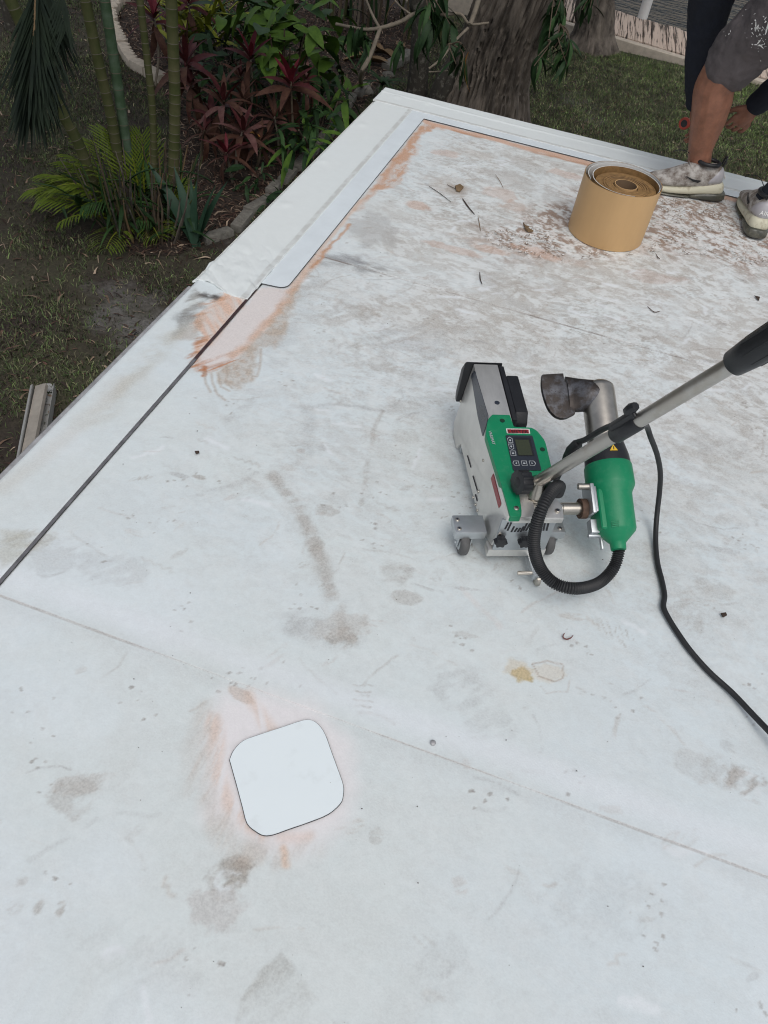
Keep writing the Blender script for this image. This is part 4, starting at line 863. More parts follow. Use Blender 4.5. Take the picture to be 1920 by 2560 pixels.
blades('lawn_grass', x, y, RNG.uniform(.020, .060, n), RNG.uniform(.0045, .0085, n), pl, M['grassm'], 'thin patchy grass growing over the sandy yard', 'grass', .95)
# leaf litter: on the bed and scattered over the lawn
n = 130000; x = RNG.uniform(-9.5, 4, n); y = RNG.uniform(2.5, 15, n); inb = inpoly(x, y, BP2); keep = (inb | (RNG.rand(n) < .10)) & ~((x > XE+.45) & (y < YE-.4)); x = x[keep]; y = y[keep]; n = len(x)
blades('leaf_litter', x, y, RNG.uniform(.025, .11, n), RNG.uniform(.006, .020, n), pick([(.11, .07, .048), (.06, .035, .025), (.20, .14, .10), (.035, .024, .02), (.30, .23, .17), (.10, .055, .042), (.05, .03, .022)], n, .35), M['litter'], 'brown fallen leaves scattered over the planting bed and soil', 'leaf litter', 2.5, GZ+.012, True)

# ---- edging of the planting bed
def block(name, p0, p1, w, h, m, label, cat, group, jitter=.01):
    p0 = Vector(p0); p1 = Vector(p1); d = (p1-p0); L_ = d.length; d.normalize(); t = thing_mesh = None
    b = MB(); s = Vector((-d.y, d.x, 0)); b.obox(((p0+p1)/2)-p0+Vector((0, 0, h/2-.02)), d, s, Vector((0, 0, 1)), L_/2-.022, w/2, h/2+.02)
    o = b.build(name, m, bevel=.010); o.location = p0+s*random.uniform(-.03, .03); o.rotation_euler = (random.uniform(-.08, .08), random.uniform(-.07, .07), random.uniform(-.10, .10))
    return tag(o, label, cat, group)
EZ = lambda u, v: GG(400+u/2.765, v/2.765)
eb = [(275, 1680), (505, 1610), (600, 1490), (760, 1360), (835, 1285), (930, 1190), (1010, 1110), (1080, 1035), (1150, 950), (1215, 850), (1290, 760), (1360, 680), (1440, 610)]
wd_ = ['nearest paving block of the bed edging beside the strap leaf plant', 'second paving block of the bed edging counted from the strap leaf plant', 'third paving block of the bed edging, a long one', 'fourth paving block of the bed edging', 'fifth paving block of the edging, jutting towards the roof', 'sixth paving block of the bed edging below the red plants', 'seventh paving block of the bed edging, half under leaves', 'eighth paving block of the bed edging, half under leaves', 'ninth paving block of the bed edging beside the lance leaved plant', 'tenth paving block of the bed edging beside the lance leaved plant', 'eleventh paving block of the bed edging towards the roof corner', 'farthest paving block of the edging before the roof corner']
for i in range(len(eb)-1): block('edging_block', EZ(*eb[i]), EZ(*eb[i+1]), .115, .075, M['concrete'], wd_[i], 'edging block', 'paving blocks edging the planting bed')
block('edging_block', GG(963, 178), GG(998, 160), .16, .09, M['concrete'], 'pale loose block behind the roof corner left of the thin trunk', 'edging block', 'paving blocks edging the planting bed')
block('edging_block', GG(1000, 158), GG(1026, 140), .16, .09, M['concrete'], 'pale block touching the thin lichen spotted trunk', 'edging block', 'paving blocks edging the planting bed')
ws = [(332, -8), (292, 12), (276, 42), (280, 72), (293, 100), (305, 126), (318, 150), (334, 170), (368, 190), (406, 208)]
wl2 = ['scalloped edging stone at the top edge of the photo', 'scalloped edging stone, second from the top edge of the photo', 'scalloped edging stone at the sharp bend of the curve', 'scalloped edging stone just below the bend', 'scalloped edging stone, fifth from the top of the curve', 'scalloped edging stone, sixth from the top of the curve', 'scalloped edging stone beside the second palm stem', 'scalloped edging stone, last before the straight pieces', 'flat straight edging stone showing between two palm stems']
for i in range(len(ws)-1):
    p0, p1 = GG(*ws[i]), GG(*ws[i+1]); d = (p1-p0); L_ = d.length; d.normalize(); s = Vector((-d.y, d.x, 0))
    pts = [Vector((0, 0, 0))+s*-.06, d*L_*.97+s*-.06]
    sc = 3 if i < 7 else 1
    for k in range(sc*6+1):
        t = 1-k/(sc*6); pts.append(d*(L_*.97*t)+s*(.055+(.05*abs(math.sin(t*math.pi*sc)) if sc > 1 else .05)))
    b = MB(); b.prism([p+Vector((0, 0, -.03)) for p in pts], (0, 0, .14)); o = b.build('scalloped_edging', M['whitestone'], bevel=.008); o.location = p0; o.rotation_euler = (random.uniform(-.06, .06), random.uniform(-.06, .06), 0)
    tag(o, 'pale '+wl2[i], 'edging stone', 'pale scalloped edging of the planting bed')
for px, py, r, lab in ((1335-400+35, 190, .10, 'small pale rock lying under the roof corner'), (915, 230, .13, 'grey rock half hidden behind the roof corner')):
    p = GG(px, py); b = MB(); n_ = 10; vs = []
    for i in range(6):
        for k in range(n_):
            ph = math.pi*(i+.5)/6; a = 2*math.pi*k/n_; q = r*(.8+.4*random.random()); vs.append((q*math.sin(ph)*math.cos(a), q*math.sin(ph)*math.sin(a)*.8, q*.6*math.cos(ph)))
    b.add(vs, [(i*n_+k, i*n_+(k+1) % n_, (i+1)*n_+(k+1) % n_, (i+1)*n_+k) for i in range(5) for k in range(n_)]+[tuple(range(n_)), tuple(5*n_+k for k in range(n_))], 0, True)
    o = b.build('rock', M['concrete']); o.location = p; tag(o, lab, 'rock')

# ---- leaf meshes shared by many leaves (length 1 along +Y)
def leafmesh(name, m, w, shape='lance', droop=.25, fold=.25, seg=7, wave=0., m2=None):
    b = MB(); vs = []
    for i in range(seg+1):
        t = i/seg
        if shape == 'lance': ww = w*math.sin(math.pi*min(1, (t*.93+.05)))**.8*(1-.25*t)
        elif shape == 'strap': ww = w*(1-t**3)*(.75+.25*math.sin(math.pi*t))
        else: ww = w*math.sin(math.pi*(t*.96+.02))**.65*(1.1-.35*t)
        z = -droop*t*t+.0; y = t*(1-.18*droop*t)
        if i == seg: ww = .002
        dz = fold*ww+wave*math.sin(t*9)*ww
        vs += [(-ww, y, z+dz), (0, y, z), (ww, y, z+dz*.9)]
    fs = []
    for i in range(seg): fs += [(i*3, i*3+1, i*3+4, i*3+3), (i*3+1, i*3+2, i*3+5, i*3+4)]
    b.add(vs, fs, 0, True); me = bpy.data.meshes.new(name); me.from_pydata(b.v, [], b.f); me.materials.append(m)
    me.polygons.foreach_set('use_smooth', [True]*len(b.f)); return me
def put(name, me, parent, p, az, el, L, roll=0., sx=1.):
    o = link(name, me, parent); o.location = p; o.rotation_euler = (Matrix.Rotation(az, 3, 'Z') @ Matrix.Rotation(el, 3, 'X') @ Matrix.Rotation(roll, 3, 'Y')).to_euler(); o.scale = (L*sx, L, L); return o
LM = {k: [leafmesh('leaf', M[k], .125, 'lance', d, f) for d, f in ((.15, .35), (.40, .3), (.75, .25))] for k in ('ti', 'tib', 'tim', 'tip', 'mg')}
LL = {k: [leafmesh('leaf', M[k], .10, 'lance', d, .3) for d in (.2, .5, .9)] for k in ('mg', 'dg', 'lg', 'orl')}
LB = {k: [leafmesh('leaf', M[k], .24, 'broad', d, .22, 7, .1) for d in (.2, .5)] for k in ('lg', 'mg', 'dg', 'yg')}
LS = {k: [leafmesh('leaf', M[k], .06, 'strap', d, .5, 8) for d in (.12, .45)] for k in ('bg', 'yg', 'mg', 'dry', 'dg')}
R_ = random.uniform
# ---- red cordylines
def cordyline(px, py, h, L, n, pal, label, lean=0.):
    c = GG(px, py, h); base = Vector((c.x+R_(-.08, .08)+lean, c.y+R_(-.08, .08), GZ)); t = thing('cordyline', label, 'plant', base, 0, 'red leaved cordylines in the bed')
    top = c-base
    b = MB(); b.tube(crom([(0, 0, 0), top*.5+Vector((R_(-.05, .05), R_(-.05, .05), 0)), top], 4), [.016]*5+[.012]*4, 7); b.build('cane', M['branch'] if random.random() < .5 else M['twig'], t)
    for i in range(n):
        f = i/n; az = i*2.399+R_(-.2, .2); el = rad(8+68*f**1.1)+R_(-.12, .12); k = pal[min(len(pal)-1, int(f*len(pal)))]
        put('leaf', LM[k][0 if f > .6 else random.choice((1, 1, 2))], t, top+Vector((0, 0, -.16*L*2*(1-f)*.5)), az, el, L*.76*R_(.75, 1.1)*(1-.25*f), R_(-.4, .4), R_(.75, 1.2))
    for i in range(3): put('leaf', LM['tib'][2], t, top*R_(.75, .9), R_(0, 6.28), rad(-35), L*R_(.6, .8), R_(-.5, .5))
TI = [((180, 420), .75, .62, 14, ('tib', 'ti', 'ti'), 'tall dark cordyline right behind the rightmost palm stem'), ((210, 570), .55, .52, 12, ('tip', 'tip', 'ti'), 'dull pink grey cordyline beside the rightmost palm stem'),
      ((625, 385), .85, .58, 14, ('tib', 'ti', 'tim'), 'cordyline with the bright pink heart, highest in front of green leaves'), ((440, 690), .60, .55, 13, ('tip', 'tib', 'ti'), 'dusty red cordyline in the middle left of the bed'),
      ((575, 680), .50, .45, 11, ('tib', 'tib', 'tib'), 'brownish cordyline at the middle of the red group'), ((905, 560), .80, .62, 16, ('tib', 'ti', 'tim'), 'large vivid red cordyline at the right of the group'),
      ((1010, 545), .70, .40, 11, ('tib', 'ti', 'tip'), 'small red cordyline crowding the large vivid one'), ((790, 805), .45, .48, 12, ('tip', 'tib', 'tib'), 'brown tipped cordyline below the large vivid one'),
      ((575, 900), .45, .58, 14, ('tib', 'tip', 'ti'), 'broad purple red cordyline low in the group with an orange leaf'), ((460, 1050), .35, .45, 11, ('tib', 'ti', 'tim'), 'low cordyline with one upright magenta leaf nearest the roof'),
      ((555, 520), .60, .42, 10, ('tib', 'tib', 'ti'), 'thin brown cordyline under the pink hearted one'), ((310, 900), .35, .38, 9, ('tib', 'tib', 'ti'), 'sparse small cordyline left of the purple red one'), ((690, 980), .30, .42, 10, ('tip', 'tib', 'tib'), 'brownish low cordyline right of the magenta leaved one'), ((350, 790), .40, .45, 11, ('tib', 'ti', 'ti'), 'dark cordyline close to the thickest palm stem')]
for (u, v), h, L, n_, pal, lab in TI: cordyline(400+u/2.765, v/2.765, h, L, n_, pal, lab)
cordyline(385, 38, .8, .62, 12, ('ti', 'ti', 'tim'), 'bright red cordyline at the top between two palm stems'); cordyline(470, 4, .8, .55, 11, ('ti', 'ti', 'tim'), 'bright red cordyline cut by the top edge of the photo')
o_ = put('leaf', LL['orl'][1], None, GG(400+690/2.765, 945/2.765, .35), 1.2, .2, .32); tag(o_, 'orange dying leaf caught among the low cordylines', 'leaf')
# ---- leafy green shrubs
def shrub(name, label, cat, spots, h, sets, n, L, spread, up=.25, stem=True, group=None):
    cs = [GG(px, py, h) for px, py in spots]; c = sum(cs, Vector())/len(cs); base = Vector((c.x, c.y, GZ)); t = thing(name, label, cat, base, 0, group)
    for q in cs:
        top = q-base
        b = MB(); b.tube(crom([(top.x*.3, top.y*.3, 0), top*.6+Vector((0, 0, -.1)), top], 3), .010, 6); b.build('stem', M['twig'], t)
    for i in range(n):
        q = random.choice(cs)-base; v = Vector((random.gauss(0, spread), random.gauss(0, spread), random.gauss(-.05, spread*.7))); k = random.choice(sets)
        put('leaf', random.choice(k), t, q+v, R_(0, 6.28), R_(-.5, .5)+up, L*R_(.7, 1.25), R_(-.4, .4), R_(.8, 1.2))
    return t
S4 = lambda u, v: (400+u/2.765, v/2.765)
shrub('leafy_shrub', 'bright green shrub with big drooping leaves at the top of the bed', 'shrub', [S4(660, 90), S4(780, 60), S4(860, 200), S4(760, 240), S4(1000, 230), S4(1080, 200), S4(900, 330), S4(840, 130), S4(1010, 100)], 1.0, [LB['lg'], LB['lg'], LB['mg']], 130, .34, .24, -.15)
shrub('leafy_shrub', 'dark leafy shrub filling the bed behind the red cordylines', 'shrub', [S4(380, 300), S4(460, 420), S4(520, 250), S4(700, 500), S4(640, 620), S4(740, 640), S4(420, 500), S4(330, 600)], .35, [LL['dg'], LL['mg'], LB['dg']], 150, .30, .26, .2)
shrub('lance_leaved_plant', 'green lance leaved plant drooping over the edging by the roof', 'plant', [S4(1100, 600), S4(1180, 560), S4(1230, 700), S4(1080, 720), S4(1010, 850), S4(960, 900), S4(1150, 480), S4(1000, 950)], .45, [LL['mg'], LL['dg'], LL['lg']], 120, .36, .14, -.1)
shrub('ground_cover_plant', 'dark low leaves at the foot of the purple red cordyline', 'plant', [S4(850, 880), S4(900, 1000), S4(700, 1180), S4(720, 1250)], .18, [LL['dg'], LB['dg'], LL['mg']], 60, .20, .16, .2)
# yellow green arching palm-like plant
c = GG(*S4(225, 170), .45); t = thing('yellow_green_plant', 'yellow green tufted plant with arching narrow leaves', 'plant', Vector((c.x, c.y, GZ)))
for i in range(80): put('leaf', random.choice(LS['yg']), t, Vector((random.gauss(0, .24), random.gauss(0, .22), R_(.25, .6))), R_(0, 6.28), R_(.3, 1.2), R_(.4, .65), 0, R_(.9, 1.4))
c = GG(*S4(470, 170), .30); t = thing('green_tuft', 'fine grassy green tuft behind the yellow green plant', 'plant', Vector((c.x, c.y, GZ)))
for i in range(90): put('leaf', random.choice(LS['mg']+LS['dg']), t, Vector((random.gauss(0, .35), random.gauss(0, .3), R_(.1, .5))), R_(0, 6.28), R_(.2, 1.1), R_(.35, .6), 0, R_(.6, 1.0))
# strap leaf plant and small agave
c = GG(490, 615); t = thing('strap_leaf_plant', 'blue green plant with broad upright strap leaves beside the edging', 'plant', c)
for az, el, L in ((1.0, 1.15, .75), (1.35, .95, .85), (.6, 1.3, .6), (-.5, 1.3, .65), (-.9, 1.2, .7), (2.0, 1.0, .45), (-1.6, 1.0, .4), (.2, 1.45, .6)): put('leaf', LS['bg'][0], t, Vector((R_(-.04, .04), R_(-.04, .04), 0)), az, el, L, R_(-.4, .4), 1.25)
c = GG(955, 222, .25); t = thing('agave', 'small dark green rosette peeking over the roof corner', 'plant', Vector((c.x, c.y, GZ)))
for i in range(14): put('leaf', LS['dg'][1], t, Vector((0, 0, .30)), i*2.399, R_(.1, .9), R_(.3, .45), 0, 1.1)
# clump of dark stems (bamboo like) at the top of the bed
c = GG(890, 60); t = thing('cane_clump', 'dense clump of dark upright canes at the top of the bed', 'plant', c)
for i in range(46):
    p = Vector((random.gauss(-.1, .65), random.gauss(.0, .35), 0)); l = Vector((R_(-.2, .2), R_(-.2, .2), R_(1.6, 2.6))); b = MB(); b.tube([p, p+l*.5, p+l], [.022, .02, .014], 6); b.build('cane', random.choice((M['stemg'], M['twig'], M['dg'], M['branch'])), t)
for i in range(60): put('leaf', random.choice(LS['dry']+LS['mg']+LS['dg']), t, Vector((random.gauss(-.1, .7), random.gauss(0, .35), R_(.2, 2.0))), R_(0, 6.28), R_(-1.2, .6), R_(.35, .7))
for k, (px, py, az) in enumerate(((960, 132, 1.2), (985, 150, .9), (940, 150, 2.0), (975, 165, 1.6), (1000, 130, .3))):
    o_ = put('dead_frond_sheath', leafmesh('sheath', M['dry'], .16, 'lance', .3, 1.0), None, GG(px, py, .06), az, .15, .55); tag(o_, ['pale curled dead sheath left of the thin trunk', 'long dry sheath lying against the pale block', 'brown dry sheath under the cane clump', 'small dry sheath near the roof corner', 'dry sheath touching the thin trunk'][k], 'dead leaf', 'dead sheaths under the canes')

# ---- palm clump
def frondmesh(name, mt, n=24, ll=.42, arch=.5, splay=1.0, hang=0., mr=None, w=.0075, tipl=.4):
    b = MB(); P = []
    for i in range(13): t = i/12; P.append(Vector((0, t*(1-.25*arch*t), .55*arch*t-.75*arch*t*t)))
    b.tube(P, [.012*(1-.8*i/12)+.002 for i in range(13)], 5, 1)
    for i in range(n):
        t = .16+.84*(i+.5)/n; j = min(11, int(t*12)); p = P[j].lerp(P[j+1], t*12-j); d = (P[j+1]-P[j]).normalized(); L = ll*math.sin(math.pi*(.12+.80*t))**.7*R_(.9, 1.1)
        if t > .8: L *= 1-(t-.8)*(1-tipl)*2
        for s in (-1, 1):
            fwd = .55+.5*t; dr = (Vector((s, 0, 0))*splay+d*fwd+Vector((0, 0, .25-hang*.6+R_(-.08, .08)))).normalized(); sd_ = dr.cross(Vector((0, 0, 1))).normalized()
            q0 = p; q1 = p+dr*L*.5; q2 = p+dr*L*.85+Vector((0, 0, -.10-.25*hang))*L; q3 = p+dr*L+Vector((0, 0, -.22-.4*hang))*L
            vs = [q0-sd_*w*.4, q0+sd_*w*.4, q1-sd_*w, q1+sd_*w, q2-sd_*w*.8, q2+sd_*w*.8, q3]; b.add(vs, [(0, 1, 3, 2), (2, 3, 5, 4), (4, 5, 6)], 0, False)
    me = bpy.data.meshes.new(name); me.from_pydata(b.v, [], b.f); me.materials.append(mt); me.materials.append(mr or mt); me.polygons.foreach_set('material_index', b.m); return me
FM = [frondmesh('frond', M['fr'], 15, .50, .5, .9, .1, M['yg'], .010), frondmesh('frond', M['fr'], 14, .48, .9, .8, .4, M['yg'], .010), frondmesh('frond', M['mg'], 15, .48, .7, .7, .6, M['fr'], .010)]
pc_ = GG(345, 545); palm = thing('palm_clump', 'clump of ringed palm stems with young fronds at its base', 'palm', pc_)
def pstem(pts, r0, r1, m, ringgap, label=None):
    """pts in world, from the ground up; pale leaf scar rings stand proud of the stem"""
    P = crom(pts, 16); ln = [0.]
    for i in range(1, len(P)): ln.append(ln[-1]+(P[i]-P[i-1]).length)
    tot = ln[-1]; pos = []; q = .15
    while q < tot: pos.append(q); q += ringgap*R_(.8, 1.2)*(1-.5*math.exp(-q*1.5)*0+0)*(.45+.55*min(1, q/1.5))
    S = []; 
    for q in pos: S += [(q-.008, 1.0, 0), (q-.003, 1.015, 1), (q+.004, 1.015, 1), (q+.008, .985, 0)]
    S = [(0, 1.25, 0)]+S+[(tot, 1.0, 0)]; b = MB(); pts2 = []; rr = []
    for s_, k, _ in S:
        j = min(max(np.searchsorted(ln, s_)-1, 0), len(P)-2); t = (s_-ln[j])/max(1e-9, ln[j+1]-ln[j]); pts2.append(P[j].lerp(P[j+1], t)-pc_); rr.append((r0+(r1-r0)*s_/tot)*k)
    b.tube(pts2, rr, 16)
    for i in range(len(S)-1):
        if S[i][2] and S[i+1][2]:
            for k in range(16): b.m[i*16+k] = 1
    o = b.build('stem', [m, M['scar']], palm)
    if label: o['label'] = label
    return o
def stem_px(base, ups, r0, r1, m, gap, label=None, zt=2.4):
    g = GG(*base); pts = [g]
    for u in ups: pts.append(UP(u[0], u[1], g))
    d = (pts[-1]-pts[-2]).normalized(); e = pts[-1]+d*((zt-pts[-1].z)/max(.3, d.z)); pts.append(e); pstem(pts, r0, r1, m, gap, label); return pts[-1]
tops = [stem_px((312, 520), ((285, 330), (245, 150), (213, 0)), .050, .040, M['stemg'], .12), stem_px((338, 515), ((312, 335), (285, 150), (262, 0)), .048, .044, M['stemb'], .20, 'smooth blue green stem with wide ring spacing'),
        stem_px((388, 535), ((382, 290), (368, 150), (350, 0)), .034, .028, M['stemg'], .10), stem_px((430, 545), ((437, 290), (434, 150), (428, 0)), .052, .047, M['stemg'], .11, 'thickest stem, at the right of the clump'),
        stem_px((258, 545), ((205, 380), (150, 270), (85, 130), (40, 30)), .052, .045, M['stemg'], .12, 'strongly leaning stem at the left of the clump')]
# frond crowns above the picture shade the clump
for tp_ in tops:
    for i in range(9): put('crown_frond', random.choice(FM), palm, tp_-pc_, i*2.399+R_(-.3, .3), R_(.0, .9), R_(1.9, 2.5))
# young fronds at the foot: mostly to the left and front, upright
for k_, (az, el, L, k, dx, dy) in enumerate([(1.75, .55, .95, 0, -.15, .05), (1.95, .35, 1.05, 0, -.2, .0), (2.2, .25, 1.0, 1, -.2, -.1), (1.5, .85, .95, 0, -.12, .1), (1.2, 1.05, .95, 0, -.1, .1), (.8, 1.2, .95, 1, -.05, .15), (.3, 1.25, .9, 0, .0, .15), (2.5, .35, .95, 0, -.2, -.15), (2.75, .2, .85, 0, -.1, -.25), (2.0, .7, .9, 0, -.15, .0), (2.3, .6, .9, 1, -.15, -.1), (-3.0, .05, .85, 0, .05, -.25), (2.9, .5, .8, 2, -.05, -.15), (-2.5, .25, .7, 0, .3, -.2), (-.6, 1.15, .6, 0, .35, .05), (-.9, 1.2, .55, 1, .4, .0), (1.65, .2, 1.0, 1, -.2, .05), (2.05, .1, .95, 0, -.25, -.05), (-2.9, .6, .6, 2, .2, -.1), (1.0, .95, .85, 2, .0, .2)]):
    put('young_frond', FM[k], palm, Vector((dx, dy, R_(.0, .12))), az+R_(-.1, .1), min(1.35, el+.22), L*R_(.74, .88), R_(-.35, .35), R_(.75, 1.0))
for i in range(150):
    a = R_(0, 6.28); r = R_(.03, .42)**.8; p = Vector((r*math.cos(a)*1.0+.12, r*math.sin(a)-.05, 0)); l = Vector((math.cos(a)*R_(0, .25), math.sin(a)*R_(0, .25), R_(.25, .75))); b = MB(); b.tube([p, p+l*.6, p+l+Vector((R_(-.05, .05), R_(-.05, .05), 0))], [.012, .009, .004], 5); b.build('dead_stalk', random.choice((M['dry'], M['twig'], M['twig'], M['barkl'], M['mg'], M['stemg'], M['bark'])), palm)
for i in range(90): put('basal_leaf', random.choice(LS['mg']+LS['dg']+LS['dg']), palm, Vector((random.gauss(.08, .3), random.gauss(-.08, .26), R_(0, .35))), R_(0, 6.28), R_(.2, 1.2), R_(.3, .6), 0, R_(.6, 1))
# dark frond hanging down beside the leaning stem
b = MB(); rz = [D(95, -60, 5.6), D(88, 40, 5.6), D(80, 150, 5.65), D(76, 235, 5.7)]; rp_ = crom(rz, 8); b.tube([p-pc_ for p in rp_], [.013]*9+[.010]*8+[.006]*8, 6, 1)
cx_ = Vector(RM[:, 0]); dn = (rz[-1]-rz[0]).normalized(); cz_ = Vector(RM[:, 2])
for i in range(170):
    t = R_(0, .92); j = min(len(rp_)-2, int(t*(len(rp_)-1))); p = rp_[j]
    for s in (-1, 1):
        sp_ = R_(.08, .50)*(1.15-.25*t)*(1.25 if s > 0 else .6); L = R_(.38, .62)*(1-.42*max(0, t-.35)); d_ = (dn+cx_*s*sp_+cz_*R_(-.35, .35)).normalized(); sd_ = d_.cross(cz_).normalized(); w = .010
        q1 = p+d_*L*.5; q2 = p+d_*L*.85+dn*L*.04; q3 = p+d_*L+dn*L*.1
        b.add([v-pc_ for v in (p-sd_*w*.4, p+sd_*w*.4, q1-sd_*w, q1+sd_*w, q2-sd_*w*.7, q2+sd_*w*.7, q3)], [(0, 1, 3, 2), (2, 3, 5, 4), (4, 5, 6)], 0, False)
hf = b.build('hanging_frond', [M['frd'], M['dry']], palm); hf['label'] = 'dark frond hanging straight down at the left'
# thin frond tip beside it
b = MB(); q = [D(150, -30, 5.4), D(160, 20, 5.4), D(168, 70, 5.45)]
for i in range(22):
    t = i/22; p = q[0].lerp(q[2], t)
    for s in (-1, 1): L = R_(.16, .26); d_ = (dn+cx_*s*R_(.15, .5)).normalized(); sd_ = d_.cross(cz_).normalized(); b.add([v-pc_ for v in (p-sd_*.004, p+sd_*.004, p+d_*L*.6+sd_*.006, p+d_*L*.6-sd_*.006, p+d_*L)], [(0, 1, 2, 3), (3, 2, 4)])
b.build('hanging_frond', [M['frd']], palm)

# ---- big tree with furrowed bark
def barktube(pts, rads, n, m, amp, label, parent, name, flare=0., fr=(7, 1.5), sd_=1):
    P = crom(pts, 24); Rr = lerpf(rads, 24); b = MB(); b.tube(P, Rr, n, caps=True)
    V = np.array([tuple(v) for v in b.v], np.float32); C_ = np.repeat(np.array([tuple(p) for p in P], np.float32), n, 0); d = V-C_; r = np.linalg.norm(d, axis=1)
    th = np.tile(np.arange(n)/n, len(P)); h = np.repeat(np.arange(len(P))/24.0, n); L_ = len(P)
    wob = .035*(fbm(th*9, h*1.1, 2, sd_+2)-.5); tw = (th+wob)*2*np.pi; a = np.abs(vn(np.cos(tw)*fr[0]*1.5+h*.35, np.sin(tw)*fr[0]*1.5+h*fr[1]*.55, sd_)-.5)*2; a2 = fbm(np.cos(tw)*fr[0]*3.5, np.sin(tw)*fr[0]*3.5+h*fr[1]*1.5, 3, sd_+5)
    ridge = ss(.05, .5, a)*.8+a2*.5; lob = (np.sin(th*2*np.pi*5+1+h*.3)*.5+.5)*np.exp(-h*2.2)*flare
    k = 1+amp*(ridge-.6)+lob
    V2 = C_+d*k[:, None]; b.v = [tuple(v) for v in V2]
    o = b.build(name, m, parent); o.data.polygons.foreach_set('use_smooth', [True]*len(o.data.polygons))
    if label: o['label'] = label
    return o
tb = GG(1205, 318); tree = thing('big_tree', 'big tree with thick deeply furrowed trunk behind the far roof edge', 'tree', tb)
tpts = [tb-Vector((0, 0, .25)), UP(1205, 290, tb), UP(1228, 190, tb), UP(1258, 90, tb), UP(1295, 0, tb)]
e = tpts[-1]+(tpts[-1]-tpts[-2]).normalized()*1.6; tpts.append(e)
tr = barktube([p-tb for p in tpts], [.74, .60, .47, .45, .46, .40], 190, M['bark'], .17, None, tree, 'trunk', .35, (10, 1.4))
for q, v in (((e-tb), Vector((1.4, .6, 1.6))), ((e-tb), Vector((-1.5, -.2, 1.8))), ((e-tb), Vector((.1, -1.3, 1.9)))):
    b = MB(); b.tube(crom([q-Vector((0, 0, .3)), q+v*.5, q+v*1.3+Vector((0, 0, .6))], 6), lerpf([.28, .20, .10], 6), 12); b.build('limb', M['bark'], tree)
# second stem leaning at the left of the trunk (mossy flare)
b_ = barktube([GG(1130, 300)-tb-Vector((0, 0, .2)), UP(1140, 225, GG(1130, 300))-tb, UP(1175, 140, GG(1130, 300))-tb, UP(1205, 40, GG(1140, 300))-tb], [.40, .30, .22, .16], 70, M['barkl'], .10, 'mossy buttress at the left of the trunk', tree, 'buttress', .2, (6, 1.5), 9)
# crown above the picture: leaf clumps in an uneven volume
def crown(name, c, rx, rz, n, mt, parent, base, clumps=40, L=(.16, .28)):
    cen_ = [c+Vector((random.gauss(0, 1)*rx*.55, random.gauss(0, 1)*rx*.55, random.gauss(0, 1)*rz*.5)) for _ in range(clumps)]; b = MB()
    for i in range(n):
        q = random.choice(cen_); p = q+Vector((random.gauss(0, .45), random.gauss(0, .45), random.gauss(0, .35))); d_ = Vector((R_(-1, 1), R_(-1, 1), R_(-1, .3))).normalized(); s = d_.cross(Vector((R_(-1, 1), R_(-1, 1), 1))).normalized(); l = R_(*L); w = l*.16
        b.add([p-base, p+d_*l*.5+s*w-base, p+d_*l-base, p+d_*l*.5-s*w-base], [(0, 1, 2, 3)])
    return tag(b.build(name, mt, parent), kind='stuff')
crown('crown', tb+Vector((.2, -.4, 7.3)), 3.6, 1.3, 5500, M['dg'], tree, tb, 60)
# drooping sprays of long leaves right of the trunk, and low twigs with leaves left of it
def spray(root, tips, lset, n, L, parent, base, name='twig', r=.010):
    for tip in tips:
        P = crom([root, root.lerp(tip, .5)+Vector((R_(-.08, .08), R_(-.08, .08), .06)), tip], 5); b = MB(); b.tube([p-base for p in P], lerpf([r, r*.5], 10), 5); b.build(name, M['twig'], parent)
        for i in range(n):
            p = P[random.randint(5, len(P)-1)]; put('leaf', random.choice(lset), parent, p-base, R_(0, 6.28), rad(R_(-75, -15)), L*R_(.7, 1.2), R_(-.5, .5), R_(.9, 1.3))
dl_ = [LL['dg'][0], LL['dg'][1], LL['mg'][1], LL['dg'][2]]
spray(D(1400, -60, 8.6), [D(1388, 40, 8.6), D(1372, 95, 8.6), D(1410, 70, 8.7)], dl_, 12, .27, tree, tb)
spray(D(1400, 60, 8.7), [D(1412, 150, 8.7), D(1425, 120, 8.8), D(1385, 120, 8.7), D(1418, 165, 8.7)], dl_, 8, .26, tree, tb)
spray(D(1370, 100, 8.6), [D(1335, 165, 8.6), D(1345, 140, 8.6)], dl_, 4, .28, tree, tb)
spray(D(1470, -40, 8.9), [D(1455, 25, 8.9), D(1475, 20, 9.0)], dl_, 7, .24, tree, tb)
spray(D(1060, -50, 8.2), [D(1085, 30, 8.2), D(1115, 20, 8.2), D(1125, 60, 8.2), D(1075, 50, 8.2)], dl_, 6, .34, tree, tb)
spray(D(1130, 110, 8.0), [D(1140, 160, 8.0), D(1165, 125, 8.0), D(1150, 190, 8.0)], dl_, 5, .26, tree, tb)
put('leaf', LL['orl'][1], tree, D(1172, 130, 7.9)-tb, 2.0, -1.3, .38)
